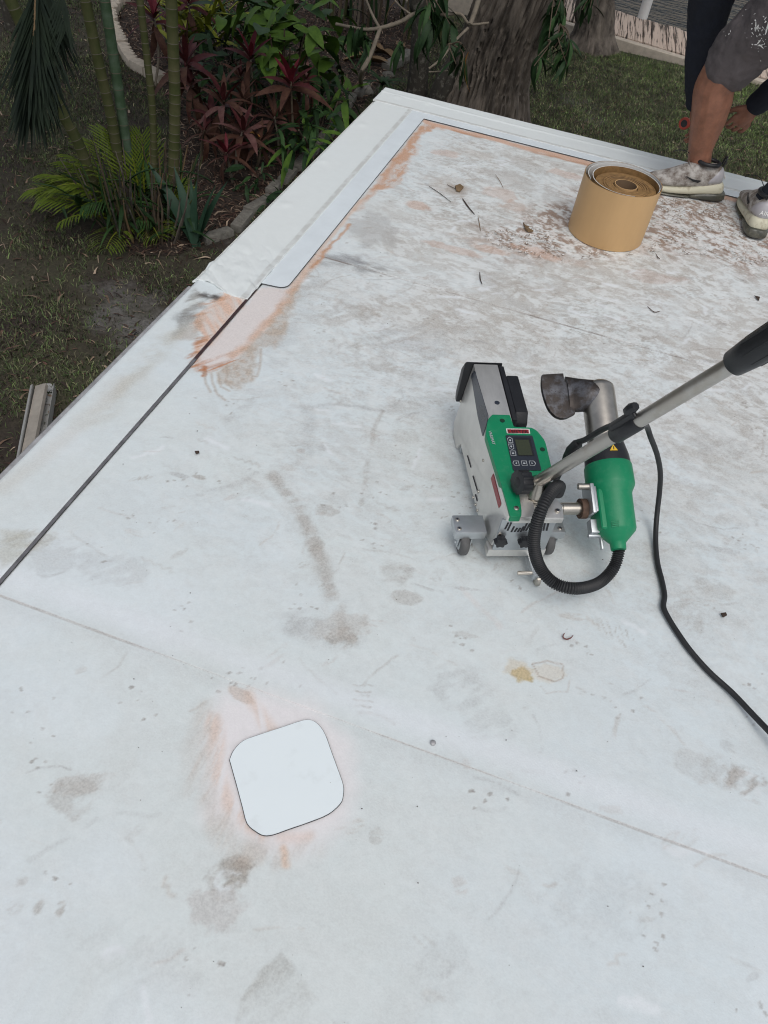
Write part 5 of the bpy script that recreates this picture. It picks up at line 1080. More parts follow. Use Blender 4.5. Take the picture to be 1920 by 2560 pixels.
# pale branching shrub limb crossing in front of the trunks
sb = GG(905, 215); fs_ = thing('branching_shrub', 'pale bare limbed shrub whose branches cross in front of the tree', 'shrub', sb)
DB = 8.3
br = [([sb, D(902, 186, DB+.2), D(925, 140, DB), D(950, 72, DB)], (.030, .022)), ([D(950, 72, DB), D(930, 35, DB), D(908, -20, DB)], (.016, .012)), ([D(840, 60, DB+.1), D(905, 73, DB), D(950, 70, DB), D(1000, 55, DB), D(1030, 38, DB), D(1075, 22, DB)], (.016, .026)),
      ([D(1075, 22, DB), D(1105, 36, DB), D(1150, 35, DB), D(1175, 60, DB), D(1222, 57, DB)], (.022, .012)), ([D(1175, 62, DB), D(1190, 20, DB), D(1205, -30, DB)], (.026, .030)), ([D(1072, 172, DB), D(1105, 145, DB), D(1135, 105, DB), D(1170, 70, DB)], (.012, .016)), ([D(1030, 38, DB), D(1000, 15, DB), D(970, -20, DB)], (.012, .008)), ([D(1072, 180, DB), D(1120, 177, DB)], (.008, .005))]
for P, (r0, r1) in br:
    C_ = crom(P, 6); b = MB(); b.tube([p-sb for p in C_], [r0+(r1-r0)*i/(len(C_)-1) for i in range(len(C_))], 8); b.build('branch', M['branch'], fs_)
for (px, py) in ((905, 60), (915, 100), (885, 70), (1070, 20), (1085, 60), (1110, 10), (1000, 105), (1060, 90), (1125, 60), (912, 90)):
    for i in range(5): put('leaf', random.choice(dl_), fs_, D(px, py, DB-.05)-sb+Vector((R_(-.05, .05), R_(-.05, .05), 0)), R_(0, 6.28), rad(R_(-80, -20)), R_(.22, .36), R_(-.4, .4), 1.1)
# thin lichen spotted trunk
lb = GG(1040, 268); tr2 = thing('slim_tree', 'slim lichen spotted trunk left of the big tree', 'tree', lb)
barktube([Vector((0, 0, -.2)), UP(1045, 200, lb)-lb, UP(1052, 100, lb)-lb, UP(1056, 0, lb)-lb, UP(1058, -80, lb)-lb, Vector((.1, .1, 5.5))], [.17, .13, .120, .115, .11, .08], 48, M['barkl'], .07, None, tr2, 'trunk', .1, (4, 1.5), 21)
crown('crown', lb+Vector((0, 0, 6.3)), 1.5, .8, 2200, M['mg'], tr2, lb, 20)
# far trunk by the water
fb = GG(1478, 118); tr3 = thing('shoreline_tree', 'dark broad trunk standing by the dock', 'tree', fb)
barktube([Vector((0, 0, -.2)), UP(1483, 80, fb)-fb, UP(1492, 30, fb)-fb, UP(1500, -40, fb)-fb, Vector((.3, .2, 4.5))], [.50, .33, .29, .28, .24], 90, M['bark'], .08, None, tr3, 'trunk', .35, (7, 1.2), 33)
crown('crown', fb+Vector((.3, .3, 6.2)), 2.6, 1.1, 4500, M['dg'], tr3, fb, 40)
# faint palm trunk at the far upper left
g_ = GG(36, 75); t = thing('grey_palm', 'short grey palm trunk at the upper left corner', 'palm', g_)
b = MB(); b.tube([Vector((0, 0, -.1)), Vector((0, 0, 1.2)), Vector((-.05, 0, 3.2))], [.12, .10, .09], 14); b.build('trunk', M['barkl'], t)
for i in range(9): put('frond', random.choice(FM), t, Vector((-.05, 0, 3.2)), i*2.399, R_(.0, .9), R_(1.6, 2.1))

# ---- dock, seawall cap, piling, water
A0, A1 = GG(1517, 96), GG(1705, 152); ax = (A1-A0); ax.z = 0; ax.normalize(); ay = Vector((-ax.y, ax.x, 0))
B0_ = GG(1523, 34); DW = (B0_-A0).dot(ay)
wall = thing('seawall', 'pale concrete seawall cap between the lawn and the dock', 'seawall', A0)
b = MB(); b.obox(Vector((0, 0, -.40)), ax, ay, Vector((0, 0, 1)), 14, .09, .46); b.build('cap', M['whitestone'], wall, bevel=.015)
M['plank'] = mat('peeling_painted_plank', (.050, .036, .027), .9, vscale=3.0, col2=(.56, .45, .37), thr=(.43, .50), stretch=None, bump=.4)
def stretch_plank():
    m = M['plank']; N = m.node_tree.nodes; L = m.node_tree.links; mp = N.new('ShaderNodeMapping'); mp.inputs['Scale'].default_value = (8, .30, 3)
    tc = [n for n in N if n.bl_idname == 'ShaderNodeTexCoord'][0]; oi = N.new('ShaderNodeObjectInfo'); ad = N.new('ShaderNodeVectorMath'); ad.operation = 'ADD'; ml = N.new('ShaderNodeVectorMath'); ml.operation = 'SCALE'; ml.inputs[3].default_value = 37
    L.new(oi.outputs['Location'], ml.inputs[0]); L.new(tc.outputs['Object'], ad.inputs[0]); L.new(ml.outputs[0], ad.inputs[1]); mp0 = N.new('ShaderNodeMapping'); mp0.inputs['Rotation'].default_value = (0, 0, math.atan2(pd_.x, pd_.y)); L.new(ad.outputs[0], mp0.inputs[0]); L.new(mp0.outputs[0], mp.inputs[0])
    for n in N:
        if n.bl_idname == 'ShaderNodeTexNoise': L.new(mp.outputs[0], n.inputs['Vector'])
dock = thing('dock', 'wooden dock with peeling whitewashed planks at the water', 'dock', A0+ay*.10, math.atan2(ax.y, ax.x))
pd_ = Vector((-.09, 1, 0)).normalized(); pd_ = Matrix.Rotation(-math.atan2(ax.y, ax.x), 3, 'Z') @ pd_; pd_ = pd_*((DW-.10)/pd_.y)
stretch_plank()
pm = MB().prism([Vector((-.070, 0, -.04)), Vector((.070, 0, -.04)), Vector((.070, 0, -.04))+pd_, Vector((-.070, 0, -.04))+pd_], (0, 0, .04)); pme = pm.build('plank', M['plank'], dock, bevel=.004); pme.location = (-5.0, 0, .075)
for i in range(1, 68):
    c = pme.copy(); COL.objects.link(c); c.parent = dock; c.location = (-5.0+.150*i, R_(-.02, .02), .075+R_(-.006, .006)); c.rotation_euler = (0, R_(-.02, .02), R_(-.004, .004))
b = MB(); b.box((-5.2, .2, -.25), (5.3, .34, -.02)); b.box((-5.2, DW-.45, -.25), (5.3, DW-.31, -.02)); b.build('joist', M['bark'], dock)
pb = GG(1602, 56); pl2 = thing('piling', 'white round piling at the water edge of the dock', 'piling', pb)
b = MB(); b.lathe(Vector((0, 0, -2.5)), Vector((0, 0, 2.6)), [(0, .095), (.99, .095), (1, .08)], 24); b.build('post', mat('white_vinyl_sleeve', (.62, .63, .62), .45, var=.06, vscale=4), pl2)
b = MB(); b.lathe(Vector((0, 0, 2.60)), Vector((0, 0, 2.85)), [(0, .115), (.1, .115), (1, .01)], 24); b.build('cap', M['white'], pl2)
wm = mat('canal_water', (.016, .021, .023), .06, spec=.5); N = wm.node_tree.nodes; L = wm.node_tree.links; p = N['Principled BSDF']; p.inputs['IOR'].default_value = 1.33
tc = [n for n in N if n.bl_idname == 'ShaderNodeTexCoord'][0]; mp = N.new('ShaderNodeMapping'); mp.inputs['Scale'].default_value = (.9, 2.2, 1); mp.inputs['Rotation'].default_value = (0, 0, .3); L.new(tc.outputs['Object'], mp.inputs[0])
nz = N.new('ShaderNodeTexNoise'); nz.inputs['Scale'].default_value = 1.3; nz.inputs['Detail'].default_value = 4; L.new(mp.outputs[0], nz.inputs['Vector']); bpn = N.new('ShaderNodeBump'); bpn.inputs['Strength'].default_value = 1.; bpn.inputs['Distance'].default_value = .45; L.new(nz.outputs[0], bpn.inputs['Height']); L.new(bpn.outputs[0], p.inputs['Normal'])
b = MB(); b.add([(-80, 15.5, GZ-.9), (80, 15.5, GZ-.9), (80, 140, GZ-.9), (-80, 140, GZ-.9)], [(0, 1, 2, 3)]); tag(b.build('water', wm), kind='structure')

# unseen opposite bank and belt of trees, added for the water to mirror
b = MB(); b.box((-70, 58, GZ-1.5), (70, 60, GZ+.1)); tag(b.build('unseen_opposite_bank', M['whitestone']), kind='structure')
b = MB()
for i in range(5200):
    p = Vector((R_(-60, 60), R_(60.5, 64), GZ+.2+abs(random.gauss(0, 4.2)))); d_ = Vector((R_(-1, 1), R_(-1, 1), R_(-1, .4))).normalized(); s_ = d_.cross(Vector((R_(-1, 1), R_(-1, 1), 1))).normalized(); l = R_(.7, 1.6); b.add([p, p+d_*l*.5+s_*l*.3, p+d_*l, p+d_*l*.5-s_*l*.3], [(0, 1, 2, 3)])
tag(b.build('unseen_far_trees', M['dg']), 'unseen belt of trees added on the far bank for the canal to mirror', 'trees', kind='stuff')

# ---- scrap metal edge pieces lying on the lawn beside the eave
M['scrap'] = mat('dull_white_sheet_metal', (.40, .40, .39), .5, .2, var=.12, vscale=6)
M['scrapd'] = mat('dirty_beige_sheet_metal', (.34, .31, .27), .6, .1, var=.2, vscale=9)
def S6(u, v, h=0.): return GG(u/2.074, 600+v/2.074, h)
a = S6(225, 745, .10); e = S6(160, 1110, .10); d = (e-a); d.z = 0; d.normalize(); s = Vector((-d.y, d.x, 0))
if s.dot(Vector(RM[:, 0])) < 0: s = -s
ch = thing('gutter_length', 'dull white metal channel lying on the grass beside the eave', 'scrap metal', Vector((a.x, a.y, GZ)))
wG = .155; prf = [(-wG/2, .10), (-wG/2-.018, .085), (-wG/2-.016, .083), (-wG/2+.003, .094), (-wG/2+.003, .012), (wG/2-.003, .012), (wG/2-.003, .105), (wG/2, .107), (wG/2, .008), (-wG/2, .008)]
b = MB(); b.prism([s*x+Vector((0, 0, z)) for x, z in prf], d*3.2); b.build('channel', M['scrap'], ch)
b = MB(); b.prism([s*(-wG/2)+Vector((0, 0, .02))-d*.0, s*(-.03)+Vector((0, 0, .02))-d*.10, s*(.03)+Vector((0, 0, .02))-d*.10, s*(wG/2)+Vector((0, 0, .02))], (0, 0, .002)); b.build('end_flap', M['scrap'], ch)
ch2 = thing('metal_strip', 'dirty beige metal strip lying inside the white channel', 'scrap metal', Vector((a.x, a.y, GZ+.02)))
b = MB(); q = d.copy(); b.prism([s*(-.062)+Vector((0, 0, .02)), s*(-.060)+Vector((0, 0, .062)), s*(.018)+Vector((0, 0, .085)), s*(.030)+Vector((0, 0, .06)), s*(.027)+Vector((0, 0, .06)), s*(.016)+Vector((0, 0, .082)), s*(-.057)+Vector((0, 0, .06)), s*(-.059)+Vector((0, 0, .02))], (d+s*-.012)*3.1+Vector((0, 0, .0))); b.build('strip', M['scrapd'], ch2)
# ================================================================ WORKER (bent over, seen from behind the left leg)
M['skin'] = mat('tanned_skin', (.25, .110, .066), .5, var=.28, vscale=22, bump=.12, bscale=120, sss=.12)
M['navy'] = mat('navy_sweat_fabric', (.006, .009, .018), .9, var=.3, vscale=10, bump=.3, bscale=60)
M['shorts'] = mat('grey_brown_work_shorts', (.090, .078, .080), .85, var=.32, vscale=11, bump=.3, bscale=70)
M['shoe'] = mat('dirty_taupe_knit', (.15, .12, .10), .85, vscale=30, col2=(.50, .48, .45), thr=(.36, .62), bump=.3, bscale=160)
M['foam'] = mat('yellowed_foam', (.30, .24, .15), .6, vscale=22, col2=(.60, .58, .45), thr=(.30, .48))
M['airu'] = mat('smoky_air_unit', (.060, .062, .050), .25, vscale=20, col2=(.16, .15, .115), thr=(.45, .7))
M['clip'] = mat('translucent_grey_heel_clip', (.40, .39, .41), .3, var=.08, vscale=20)
M['hair'] = mat('dark_hair', (.012, .009, .007), .7)
PO = Vector((.52, 3.58, 0))
man = thing('person', 'worker in grey shorts and navy sleeves bending down at the far roof edge', 'person', PO)
def blobmesh(name, chains, m, parent, vox=.007, smooth=6, extra=None):
    """union of tapered limbs: one continuous skin"""
    b = MB()
    for P, r in chains:
        k = 5; C_ = crom(P, k); Rr = lerpf(list(r), k); d0 = (C_[0]-C_[1]).normalized(); d1 = (C_[-1]-C_[-2]).normalized()
        C2 = [C_[0]+d0*Rr[0]*.85, C_[0]+d0*Rr[0]*.5]+C_+[C_[-1]+d1*Rr[-1]*.5, C_[-1]+d1*Rr[-1]*.85]; R2 = [Rr[0]*.45, Rr[0]*.86]+Rr+[Rr[-1]*.86, Rr[-1]*.45]
        b.tube([p-PO for p in C2], R2, 18)
    if extra: extra(b)
    o = b.build(name, m, parent); md = o.modifiers.new('r', 'REMESH'); md.mode = 'VOXEL'; md.voxel_size = vox; md.use_smooth_shade = True
    ms = o.modifiers.new('s', 'SMOOTH'); ms.factor = .5; ms.iterations = smooth
    bpy.context.view_layer.update(); me = bpy.data.meshes.new_from_object(o.evaluated_get(bpy.context.evaluated_depsgraph_get())); o.modifiers.clear(); o.data = me
    me.polygons.foreach_set('use_smooth', [True]*len(me.polygons)); return o
V = Vector
lb_ = V((.43, 3.63, 0))
LEG1 = [UP(1747, 440, lb_), UP(1749, 400, lb_), UP(1751, 375, lb_), UP(1757, 350, lb_), UP(1770, 303, lb_), UP(1780, 258, lb_), UP(1792, 208, lb_)+V((.0, .0, 0)), V((.365, 3.63, .56)), V((.47, 3.55, .74)), V((.54, 3.50, .86))]
R1 = [.046, .047, .050, .056, .070, .078, .080, .088, .10, .11]
A2 = V((.665, 3.43, 0)); LEG2 = [A2+V((0, 0, .06)), A2+V((.015, .01, .13)), A2+V((.07, .03, .24)), A2+V((.12, .05, .34)), A2+V((.16, .08, .46)), V((.76, 3.58, .66)), V((.69, 3.62, .86))]; R2_ = [.044, .044, .062, .066, .068, .09, .11]
hipc = V((.60, 3.57, .87)); chest = V((.36, 3.83, .90)); 
LSH, RSH = V((.17, 3.74, .90)), V((.44, 4.00, .90))
LW_, RW_ = V((.300, 3.905, .255)), V((.530, 3.885, .320)); LE, RE = V((.215, 3.88, .55)), V((.70, 3.93, .56))
TORSO = [hipc, V((.50, 3.69, .93)), chest, V((.29, 3.90, .90))]
def hand(w, fwd, side, curl, thumb):
    """palm and five fingers: chains rooted in the palm"""
    fwd = fwd.normalized(); side = (side-fwd*side.dot(fwd)).normalized(); nrm = fwd.cross(side)
    ch = [([w, w+fwd*.045, w+fwd*.080], (.027, .030, .024))]
    for s in (-.6, 0, .6): ch.append(([w+side*s*.03+fwd*.02, w+side*s*.05+fwd*.085], (.016, .013)))
    for i, L in enumerate((.070, .080, .075, .058)):
        k = w+fwd*.085+side*(.040-.0265*i); d1 = (fwd+nrm*curl*.5).normalized(); d2 = (fwd*.6+nrm*curl).normalized(); d3 = (fwd*.1+nrm*curl*1.1).normalized()
        ch.append(([k-fwd*.01, k+d1*L*.42, k+d1*L*.42+d2*L*.33, k+d1*L*.42+d2*L*.33+d3*L*.25], (.0098, .0090, .0084, .0070)))
    t0_ = w+side*.030*thumb+fwd*.03; ch.append(([t0_, t0_+(side*thumb*.6+fwd*.7+nrm*curl*.5).normalized()*.04, t0_+(side*thumb*.4+fwd*.9+nrm*curl*.9).normalized()*.075], (.013, .0115, .009)))
    return ch
chains = [(LEG1, R1), (LEG2, R2_), (TORSO, (.13, .13, .145, .12)), ([chest, LSH], (.10, .075)), ([chest, RSH], (.10, .075)), ([LSH, LE, LW_.lerp(LE, .5), LW_], (.058, .046, .042, .028)), ([RSH, RE, RW_.lerp(RE, .5), RW_], (.058, .046, .042, .028)),
          ([chest, V((.22, 3.97, .95)), V((.15, 4.04, .97))], (.075, .06, .058)), ([V((.16, 4.03, .97)), V((.10, 4.10, .93)), V((.06, 4.14, .89))], (.075, .092, .070)),
          ([V((.05, 4.13, .88)), V((.02, 4.155, .885))], (.016, .012)), ([V((.03, 4.05, .93)), V((.02, 4.045, .945))], (.018, .010)), ([V((.15, 4.16, .93)), V((.155, 4.17, .945))], (.018, .010)),
          ([LEG1[0], V((.35, 3.60, .060))], (.042, .030)), ([LEG2[0], A2+V((-.01, .06, .055))], (.040, .030))]
chains += hand(LW_, V((.35, -.05, -.75)), V((.3, -.9, .1)), .9, 1)+hand(RW_, V((-.28, -.06, -.75)), V((-.85, -.25, .35)), .9, 1)
body = blobmesh('body', chains, M['skin'], man, .0044, 4)
# clothing
sh = blobmesh('work_shorts', [([V((.352, 3.632, .505)), V((.385, 3.625, .60)), V((.47, 3.55, .74)), V((.55, 3.50, .86))], (.108, .122, .138, .14)), ([V((.82, 3.52, .52)), V((.76, 3.58, .66)), V((.68, 3.62, .86))], (.11, .125, .14)), ([hipc+V((0, 0, -.04)), V((.53, 3.66, .93))], (.155, .15))], M['shorts'], man, .008, 3)
st_ = blobmesh('navy_top', [([LSH, LE+V((-.01, 0, .06)), LE.lerp(LW_, .55), LE.lerp(LW_, .93)], (.095, .088, .068, .050)), ([RSH, RE, RE.lerp(RW_, .5), RE.lerp(RW_, .98)], (.085, .070, .062, .048)), ([V((.53, 3.66, .935)), V((.46, 3.73, .94)), chest, V((.29, 3.90, .91))], (.155, .155, .17, .135)), ([chest, LSH], (.13, .095)), ([chest, RSH], (.13, .095))], M['navy'], man, .008, 4)
def wrinkle(o, amp, fr, sd_):
    me = o.data; n = len(me.vertices); co = np.empty(n*3, np.float32); no = np.empty(n*3, np.float32); me.vertices.foreach_get('co', co); me.vertices.foreach_get('normal', no); co = co.reshape(-1, 3); no = no.reshape(-1, 3)
    a = fbm(co[:, 0]*fr+co[:, 2]*fr*.6, co[:, 2]*fr*.5+co[:, 1]*fr, 3, sd_)-.5; r = np.abs(fbm(co[:, 0]*fr*.8+7, co[:, 2]*fr*1.3-co[:, 1]*fr*.8, 2, sd_+3)-.5)
    co += no*((a*amp*2-r*amp)[:, None]); me.vertices.foreach_set('co', co.ravel()); me.update()
wrinkle(sh, .020, 13, 71); wrinkle(st_, .012, 12, 77)
hr = blobmesh('hair', [([V((.165, 4.045, .985)), V((.105, 4.11, .965)), V((.075, 4.14, .945))], (.082, .090, .060))], M['hair'], man, .01, 3)
# white paint spatters on the shorts
bpy.context.view_layer.update()
shm = sh.data; from mathutils.bvhtree import BVHTree
bv = BVHTree.FromPolygons([v.co.copy() for v in shm.vertices], [tuple(p.vertices) for p in shm.polygons])
def cast(px, py):
    o = V((0, 0, HC))-PO; d = V(ray(px, py)).normalized(); h = bv.ray_cast(o, d); return h
for grp, cnt, rr_, sp in (((1888, 72), 9, .0075, 13), ((1896, 78), 30, .0032, 24), ((1902, 110), 5, .007, 8), ((1905, 112), 12, .003, 14), ((1832, 14), 8, .005, 10), ((1838, 30), 12, .0025, 14), ((1812, 85), 4, .003, 8), ((1915, 60), 4, .008, 7)):
    for i in range(cnt):
        h = cast(grp[0]+random.gauss(0, sp), grp[1]+random.gauss(0, sp*.8))
        if h[0] is None: continue
        nrm = h[1]; t1_ = nrm.cross(V((0, 0, 1))).normalized(); t2_ = nrm.cross(t1_); a = R_(0, 3.14); r1 = rr_*random.choice((.3, .4, .6, 1.2, 1.9)); r2 = rr_*R_(.2, .55); e1_ = t1_*math.cos(a)+t2_*math.sin(a); e2_ = nrm.cross(e1_)
        b = MB(); b.prism([h[0]+nrm*.0012+e1_*math.cos(q)*r1*R_(.45, 1.3)+e2_*math.sin(q)*r2*R_(.35, 1.5) for q in np.linspace(0, 2*math.pi, 12)[:-1]], nrm*.0010); b.build('paint_spatter', M['white'], sh)
# shoes
def loft(secs, m, name, parent, T, n=16, flat=.55, pw=.75):
    """secs: x, half width, z bottom, z top, lateral shift"""
    b = MB(); vs = []
    for x, w, z0, z1, dy in secs:
        for k in range(n):
            a = 2*math.pi*k/n; cx, sx = math.cos(a), math.sin(a); c_ = math.copysign(abs(cx)**pw, cx); s_ = math.copysign(abs(sx)**pw, sx)
            ww = w*(1.0 if s_ < 0 else 1-flat*s_**2); vs.append(T @ V((x, dy+c_*ww, (z0+z1)/2+s_*(z1-z0)/2)))
    N_ = len(secs); fs = [(i*n+k, i*n+(k+1) % n, (i+1)*n+(k+1) % n, (i+1)*n+k) for i in range(N_-1) for k in range(n)]+[tuple(range(n-1, -1, -1)), tuple((N_-1)*n+k for k in range(n))]
    b.add(vs, fs, 0, True); o = b.build(name, m, parent); md = o.modifiers.new('s', 'SUBSURF'); md.levels = md.render_levels = 1; return o
def shoe(heel, fx, pitch, mirror, label):
    fx = V((fx[0], fx[1], 0)).normalized(); fy = V((-fx.y, fx.x, 0)); Rt = Matrix([[fx.x, fy.x, 0, heel[0]], [fx.y, fy.y, 0, heel[1]], [0, 0, 1, heel[2]], [0, 0, 0, 1]]); T = Matrix.Translation(-PO) @ Rt @ Matrix([[1.10, 0, .30, 0], [0, 1.10, 0, 0], [0, 0, 1.32, 0], [0, 0, 0, 1]])
    m_ = mirror
    up = loft([(-.004, .016, .045, .095, 0), (.006, .029, .040, .112, 0), (.035, .037, .036, .112, 0), (.075, .040, .033, .104, 0), (.11, .042, .031, .106, 0), (.145, .045, .029, .098, 0), (.18, .048, .027, .080, .002*m_), (.215, .050, .026, .066, .004*m_), (.25, .047, .025, .056, .006*m_), (.278, .036, .025, .046, .006*m_), (.294, .018, .027, .038, .005*m_)], M['shoe'], 'shoe', man, T, 18, .50)
    up['label'] = label
    loft([(-.018, .020, .026, .056, 0), (-.004, .037, .022, .062, 0), (.03, .0425, .020, .060, 0), (.07, .042, .018, .052, 0), (.10, .042, .014, .046, 0), (.14, .045, .010, .038, 0), (.19, .050, .008, .034, .002*m_), (.23, .0515, .008, .032, .004*m_), (.27, .042, .010, .032, .006*m_), (.296, .020, .016, .032, .005*m_), (.304, .006, .020, .030, .005*m_)], M['foam'], 'midsole', up, T, 16, .12, .6)
    loft([(-.028, .020, .010, .030, 0), (-.018, .040, .003, .034, 0), (.02, .0465, .001, .033, 0), (.06, .0455, .001, .029, 0), (.10, .043, .002, .021, 0), (.125, .040, .003, .012, 0)], M['airu'], 'air_unit', up, T, 16, .08, .6)
    loft([(.10, .040, .001, .012, 0), (.15, .0455, .001, .011, 0), (.2, .051, .001, .011, .002*m_), (.25, .050, .002, .012, .004*m_), (.288, .033, .006, .016, .006*m_)], M['airu'], 'outsole', up, T, 14, .05, .6)
    loft([(-.010, .014, .058, .098, 0), (.002, .031, .052, .106, 0), (.022, .0385, .050, .104, 0), (.045, .0405, .050, .086, 0), (.062, .0405, .050, .066, 0)], M['clip'], 'heel_clip', up, T, 16, .42)
    b = MB(); b.tube([T @ V(p) for p in crom([(.002, -.012, .108), (-.008, -.008, .132), (-.008, .008, .132), (.002, .012, .108)], 5)], .0042, 8); b.build('pull_tab', M['black'], up)
    b = MB(); b.tube([T @ V((.055+.040*math.cos(a), .031*math.sin(a), .112-.010*math.cos(a)*0)) for a in np.linspace(0, 2*math.pi, 25)], .0085, 8, caps=False); b.build('collar', M['black'], up)
    for i in range(5):
        x = .125+.019*i; z = .104-.0105*i; b = MB(); b.tube([T @ V(p) for p in crom([(x, -.024, z-.012), (x+.008, 0, z+.001), (x, .024, z-.012)], 4)], .0024, 6); b.build('lace', M['shoe'], up)
    b = MB(); b.tube([T @ V(p) for p in crom([(.11, .01*m_, .112), (.14, .03*m_, .125), (.17, .055*m_, .118), (.185, .07*m_, .105)], 5)], .0018, 6); b.build('lace', M['black'], up)
    for s in (-1, 1):
        b = MB(); sw = [(.085, .066), (.098, .058), (.118, .060), (.150, .074), (.118, .0665), (.100, .0655)]; b.prism([T @ V((x, s*.0432, z)) for x, z in sw], (T.to_3x3() @ V((0, s*.0035, 0)))); b.build('side_mark', M['black'], up)
    ex_ = T.to_3x3() @ V((0, -1, 0)); ez_ = T.to_3x3() @ V((.12, 0, 1)); text('heel_lettering', 'AIR', T @ V((-.0150, .019, .070)), ex_, ez_, .024, M['white'], up, .0006)
    return up
shoe((.505, 3.632, 0), (-.970, -.245), .0, -1, 'dirty taupe running shoe pointing left with its side showing')
shoe((.668, 3.345, 0), (-.10, 1), 0., 1, 'dirty taupe running shoe seen from its heel')
b = MB(); b.tube([A2-PO+V((.004, .01, .11)), A2-PO+V((.022, .015, .165))], [.054, .051], 16); b.build('sock', M['navy'], man)
# red handled seam roller held in the left hand
tp0 = UP(1710, 309, V((.58, 4.03, 0))); td = V((-.40, -.80, .10)).normalized(); rl = thing('seam_roller', 'red handled hand roller held behind the bare leg', 'hand roller', tp0)
M['redh'] = mat('worn_red_handle', (.42, .055, .030), .5, var=.25, vscale=40)
b = MB(); b.lathe(-td*.12, V((0, 0, 0)), [(0, .013), (.2, .017), (.7, .019), (.92, .027), (1, .026)], 22); b.build('handle', M['redh'], rl)
b = MB(); b.lathe(V((0, 0, 0)), td*.002, [(0, .016), (1, .015)], 18); b.build('end_plug', M['black'], rl)
b = MB(); b.tube([-td*.12, -td*.17, -td*.19+V((0, 0, -.03)), -td*.20+V((0, 0, -.05))], .004, 8); b.build('fork', M['steel'], rl)
c_ = -td*.20+V((0, 0, -.055)); s_ = td.cross(V((0, 0, 1))).normalized(); b = MB(); b.lathe(c_-s_*.02, c_+s_*.02, [(0, .016), (.1, .018), (.9, .018), (1, .016)], 18); b.build('roller', M['rubber'], rl)

# ================================================================ LITTER ON THE ROOF
def rp3(u, v, z=.004): g = G(u*1.15732, v*1.15732, 0); return V((g.x, g.y, z))
def twig(name, pts, r, m, label, cat):
    P = [rp3(*p) for p in pts]; o = P[0].copy(); b = MB(); C_ = crom(P, 4); b.tube([p-o for p in C_], [r*(.6+.6*math.sin(math.pi*min(1, i/len(C_)+.1))) for i in range(len(C_))], 6); ob = b.build(name, m); ob.location = o; return tag(ob, label, cat)
M['tw1'] = mat('dark_dry_twig', (.055, .035, .025), .8, var=.3, vscale=60)
F3 = lambda u, v: ((900+u/2.765)/1.15732, (180+v/2.765)/1.15732)
twig('twig', [F3(708, 882), F3(740, 930), F3(790, 990)], .0022, M['tw1'], 'thick dark twig on the roof in front of the orange oval stain', 'twig')
twig('twig', [F3(475, 795), F3(550, 845), F3(628, 905)], .0012, M['tw1'], 'long thin twig left of the thick dark one', 'twig')
twig('twig', [F3(600, 785), F3(640, 805), F3(675, 825)], .0011, M['tw1'], 'short thin twig beside the tan leaf scrap', 'twig')
twig('twig', [F3(935, 715), F3(965, 760), F3(990, 810)], .0010, M['dry'], 'pale straw lying farther from the twigs', 'twig')
twig('twig', [F3(815, 1010), F3(825, 1060), F3(832, 1105)], .0012, M['dry'], 'pale straw just below the thick twig', 'twig')
twig('twig', [(1036, 590), (1037, 605), (1041, 616)], .0016, M['tw1'], 'tiny forked twig near the middle of the roof', 'twig')
twig('twig', [(1398, 664), (1412, 676), (1425, 674)], .0014, M['rust'], 'reddish forked twig bit right of the middle', 'twig')
twig('worm_curl', [(1218, 1370), (1215, 1378), (1222, 1383), (1232, 1380), (1237, 1374)], .0013, mat('red_brown_curl', (.16, .05, .04), .6), 'red brown curled worm like thread below the hose loop', 'thread')
def bit(name, pts, m, label, cat, h=.004):
    P = [rp3(*p) for p in pts]; o = sum(P, V())/len(P); b = MB(); n = len(P); b.add([p-o+V((0, 0, R_(0, h))) for p in P]+[p-o-V((0, 0, .0005)) for p in P], [tuple(range(n)), tuple(range(2*n-1, n-1, -1))]+[(i, (i+1) % n, n+(i+1) % n, n+i) for i in range(n)]); ob = b.build(name, m); ob.location = o; return tag(ob, label, cat)
bit('dry_leaf', [F3(1125, 1055), F3(1150, 1075), F3(1195, 1110), F3(1160, 1112), F3(1140, 1095)], M['dry'], 'tan triangular dry leaf left of the roll', 'leaf', .008)
bit('dry_leaf', [F3(655, 800), F3(690, 780), F3(715, 805), F3(690, 835), F3(665, 830)], M['dry'], 'crumpled tan leaf scrap at the end of a thin twig', 'leaf', .006)
bit('dry_leaf', [(1555, 1327), (1566, 1325), (1568, 1332), (1560, 1336)], M['tw1'], 'brown leaf fragment right of the power cord', 'leaf')
bit('dry_leaf', [(1628, 640), (1640, 645), (1638, 652)], M['tw1'], 'small dark leaf fragment at the right edge', 'leaf')
bit('leaf_scrap', [(1415, 548), (1420, 556), (1424, 562), (1419, 558)], M['rust'], 'small red leaf scrap in front of the roll', 'leaf')
bit('leaf_scrap', [(1133, 488), (1142, 492), (1140, 498)], M['dry'], 'tiny beige scrap between the twigs and the roll', 'leaf')
bit('leaf_scrap', [(421, 978), (430, 976), (431, 981), (424, 983)], M['tw1'], 'dark seed scrap left of the middle of the roof', 'seed')
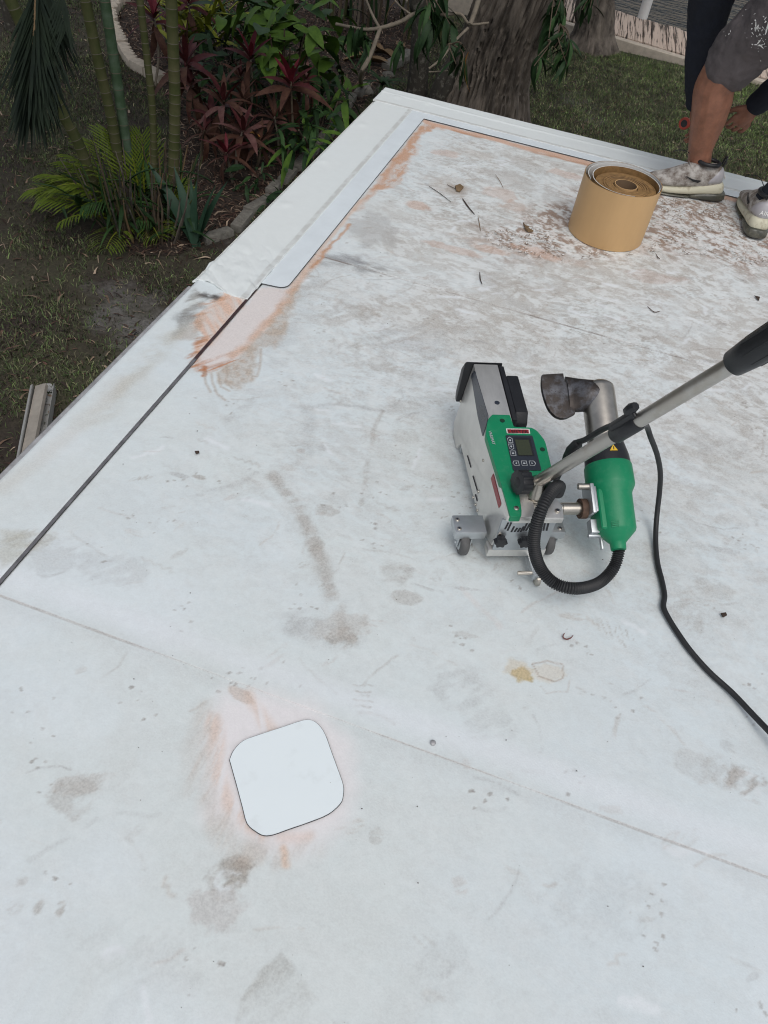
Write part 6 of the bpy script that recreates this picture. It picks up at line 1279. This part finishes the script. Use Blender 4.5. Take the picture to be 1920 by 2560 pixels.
o = rp3(935, 1605, .0); b = MB(); b.lathe(V((0, 0, -.001)), V((0, 0, .004)), [(0, .0058), (.7, .0058), (1, .004)], 14); ob = b.build('screw_head', M['drip']); ob.location = o; tag(ob, 'small round grey screw head below the long seam', 'screw')
# crumbs nobody could count
n = 420; cx_ = RNG.uniform(-.9, 1.25, n); cy_ = RNG.uniform(.15, 3.6, n); b = MB()
for x, y in zip(cx_, cy_):
    r = .0006+.0014*random.random()**4; a = R_(0, 3.14); b.add([(x+r*math.cos(a+q)*R_(.6, 1.4), y+r*math.sin(a+q)*R_(.5, 1.2), .0035) for q in (0, 1.6, 3.1, 4.7)]+[(x, y, .0045)], [(0, 1, 4), (1, 2, 4), (2, 3, 4), (3, 0, 4)])
tag(b.build('crumbs', M['tw1']), 'tiny dark crumbs and seeds scattered over the white roof', 'debris', kind='stuff')
D1p = [(G(*q).x, G(*q).y) for q in [(1200, 590), (1330, 560), (1430, 640), (1620, 620), (1650, 500), (1930, 520), (1960, 680), (1800, 640), (1600, 640), (1400, 655), (1250, 640)]]
n = 15000; x = RNG.uniform(-.5, 1.2, n); y = RNG.uniform(2.7, 3.66, n); k = inpoly(x, y, D1p) & (np.hypot(x-.081, y-3.042) > .155) & (fbm(x*14, y*20, 3, 401) > .47); x = x[k]; y = y[k]; b = MB(); cols = []
for x_, y_ in zip(x, y):
    l = R_(.003, .010); w = R_(.001, .0026); a = R_(-.5, .5)+(.2 if random.random() < .7 else 1.4); d_ = V((math.cos(a), math.sin(a), R_(-.05, .25))); s_ = V((-math.sin(a), math.cos(a), 0)); p = V((x_, y_, .0048)); b.add([p-s_*w, p+s_*w, p+d_*l+s_*w*.6, p+d_*l-s_*w*.6], [(0, 1, 2, 3)])
    c = random.choice(((.80, .80, .79), (.78, .77, .75), (.26, .19, .14), (.36, .28, .21), (.20, .15, .12), (.7, .69, .66))); cols += [c]*4
b.col = cols
tag(b.build('scrapings', M['litter']), 'white and brown scrapings littering the roof around the roll', 'debris', kind='stuff')
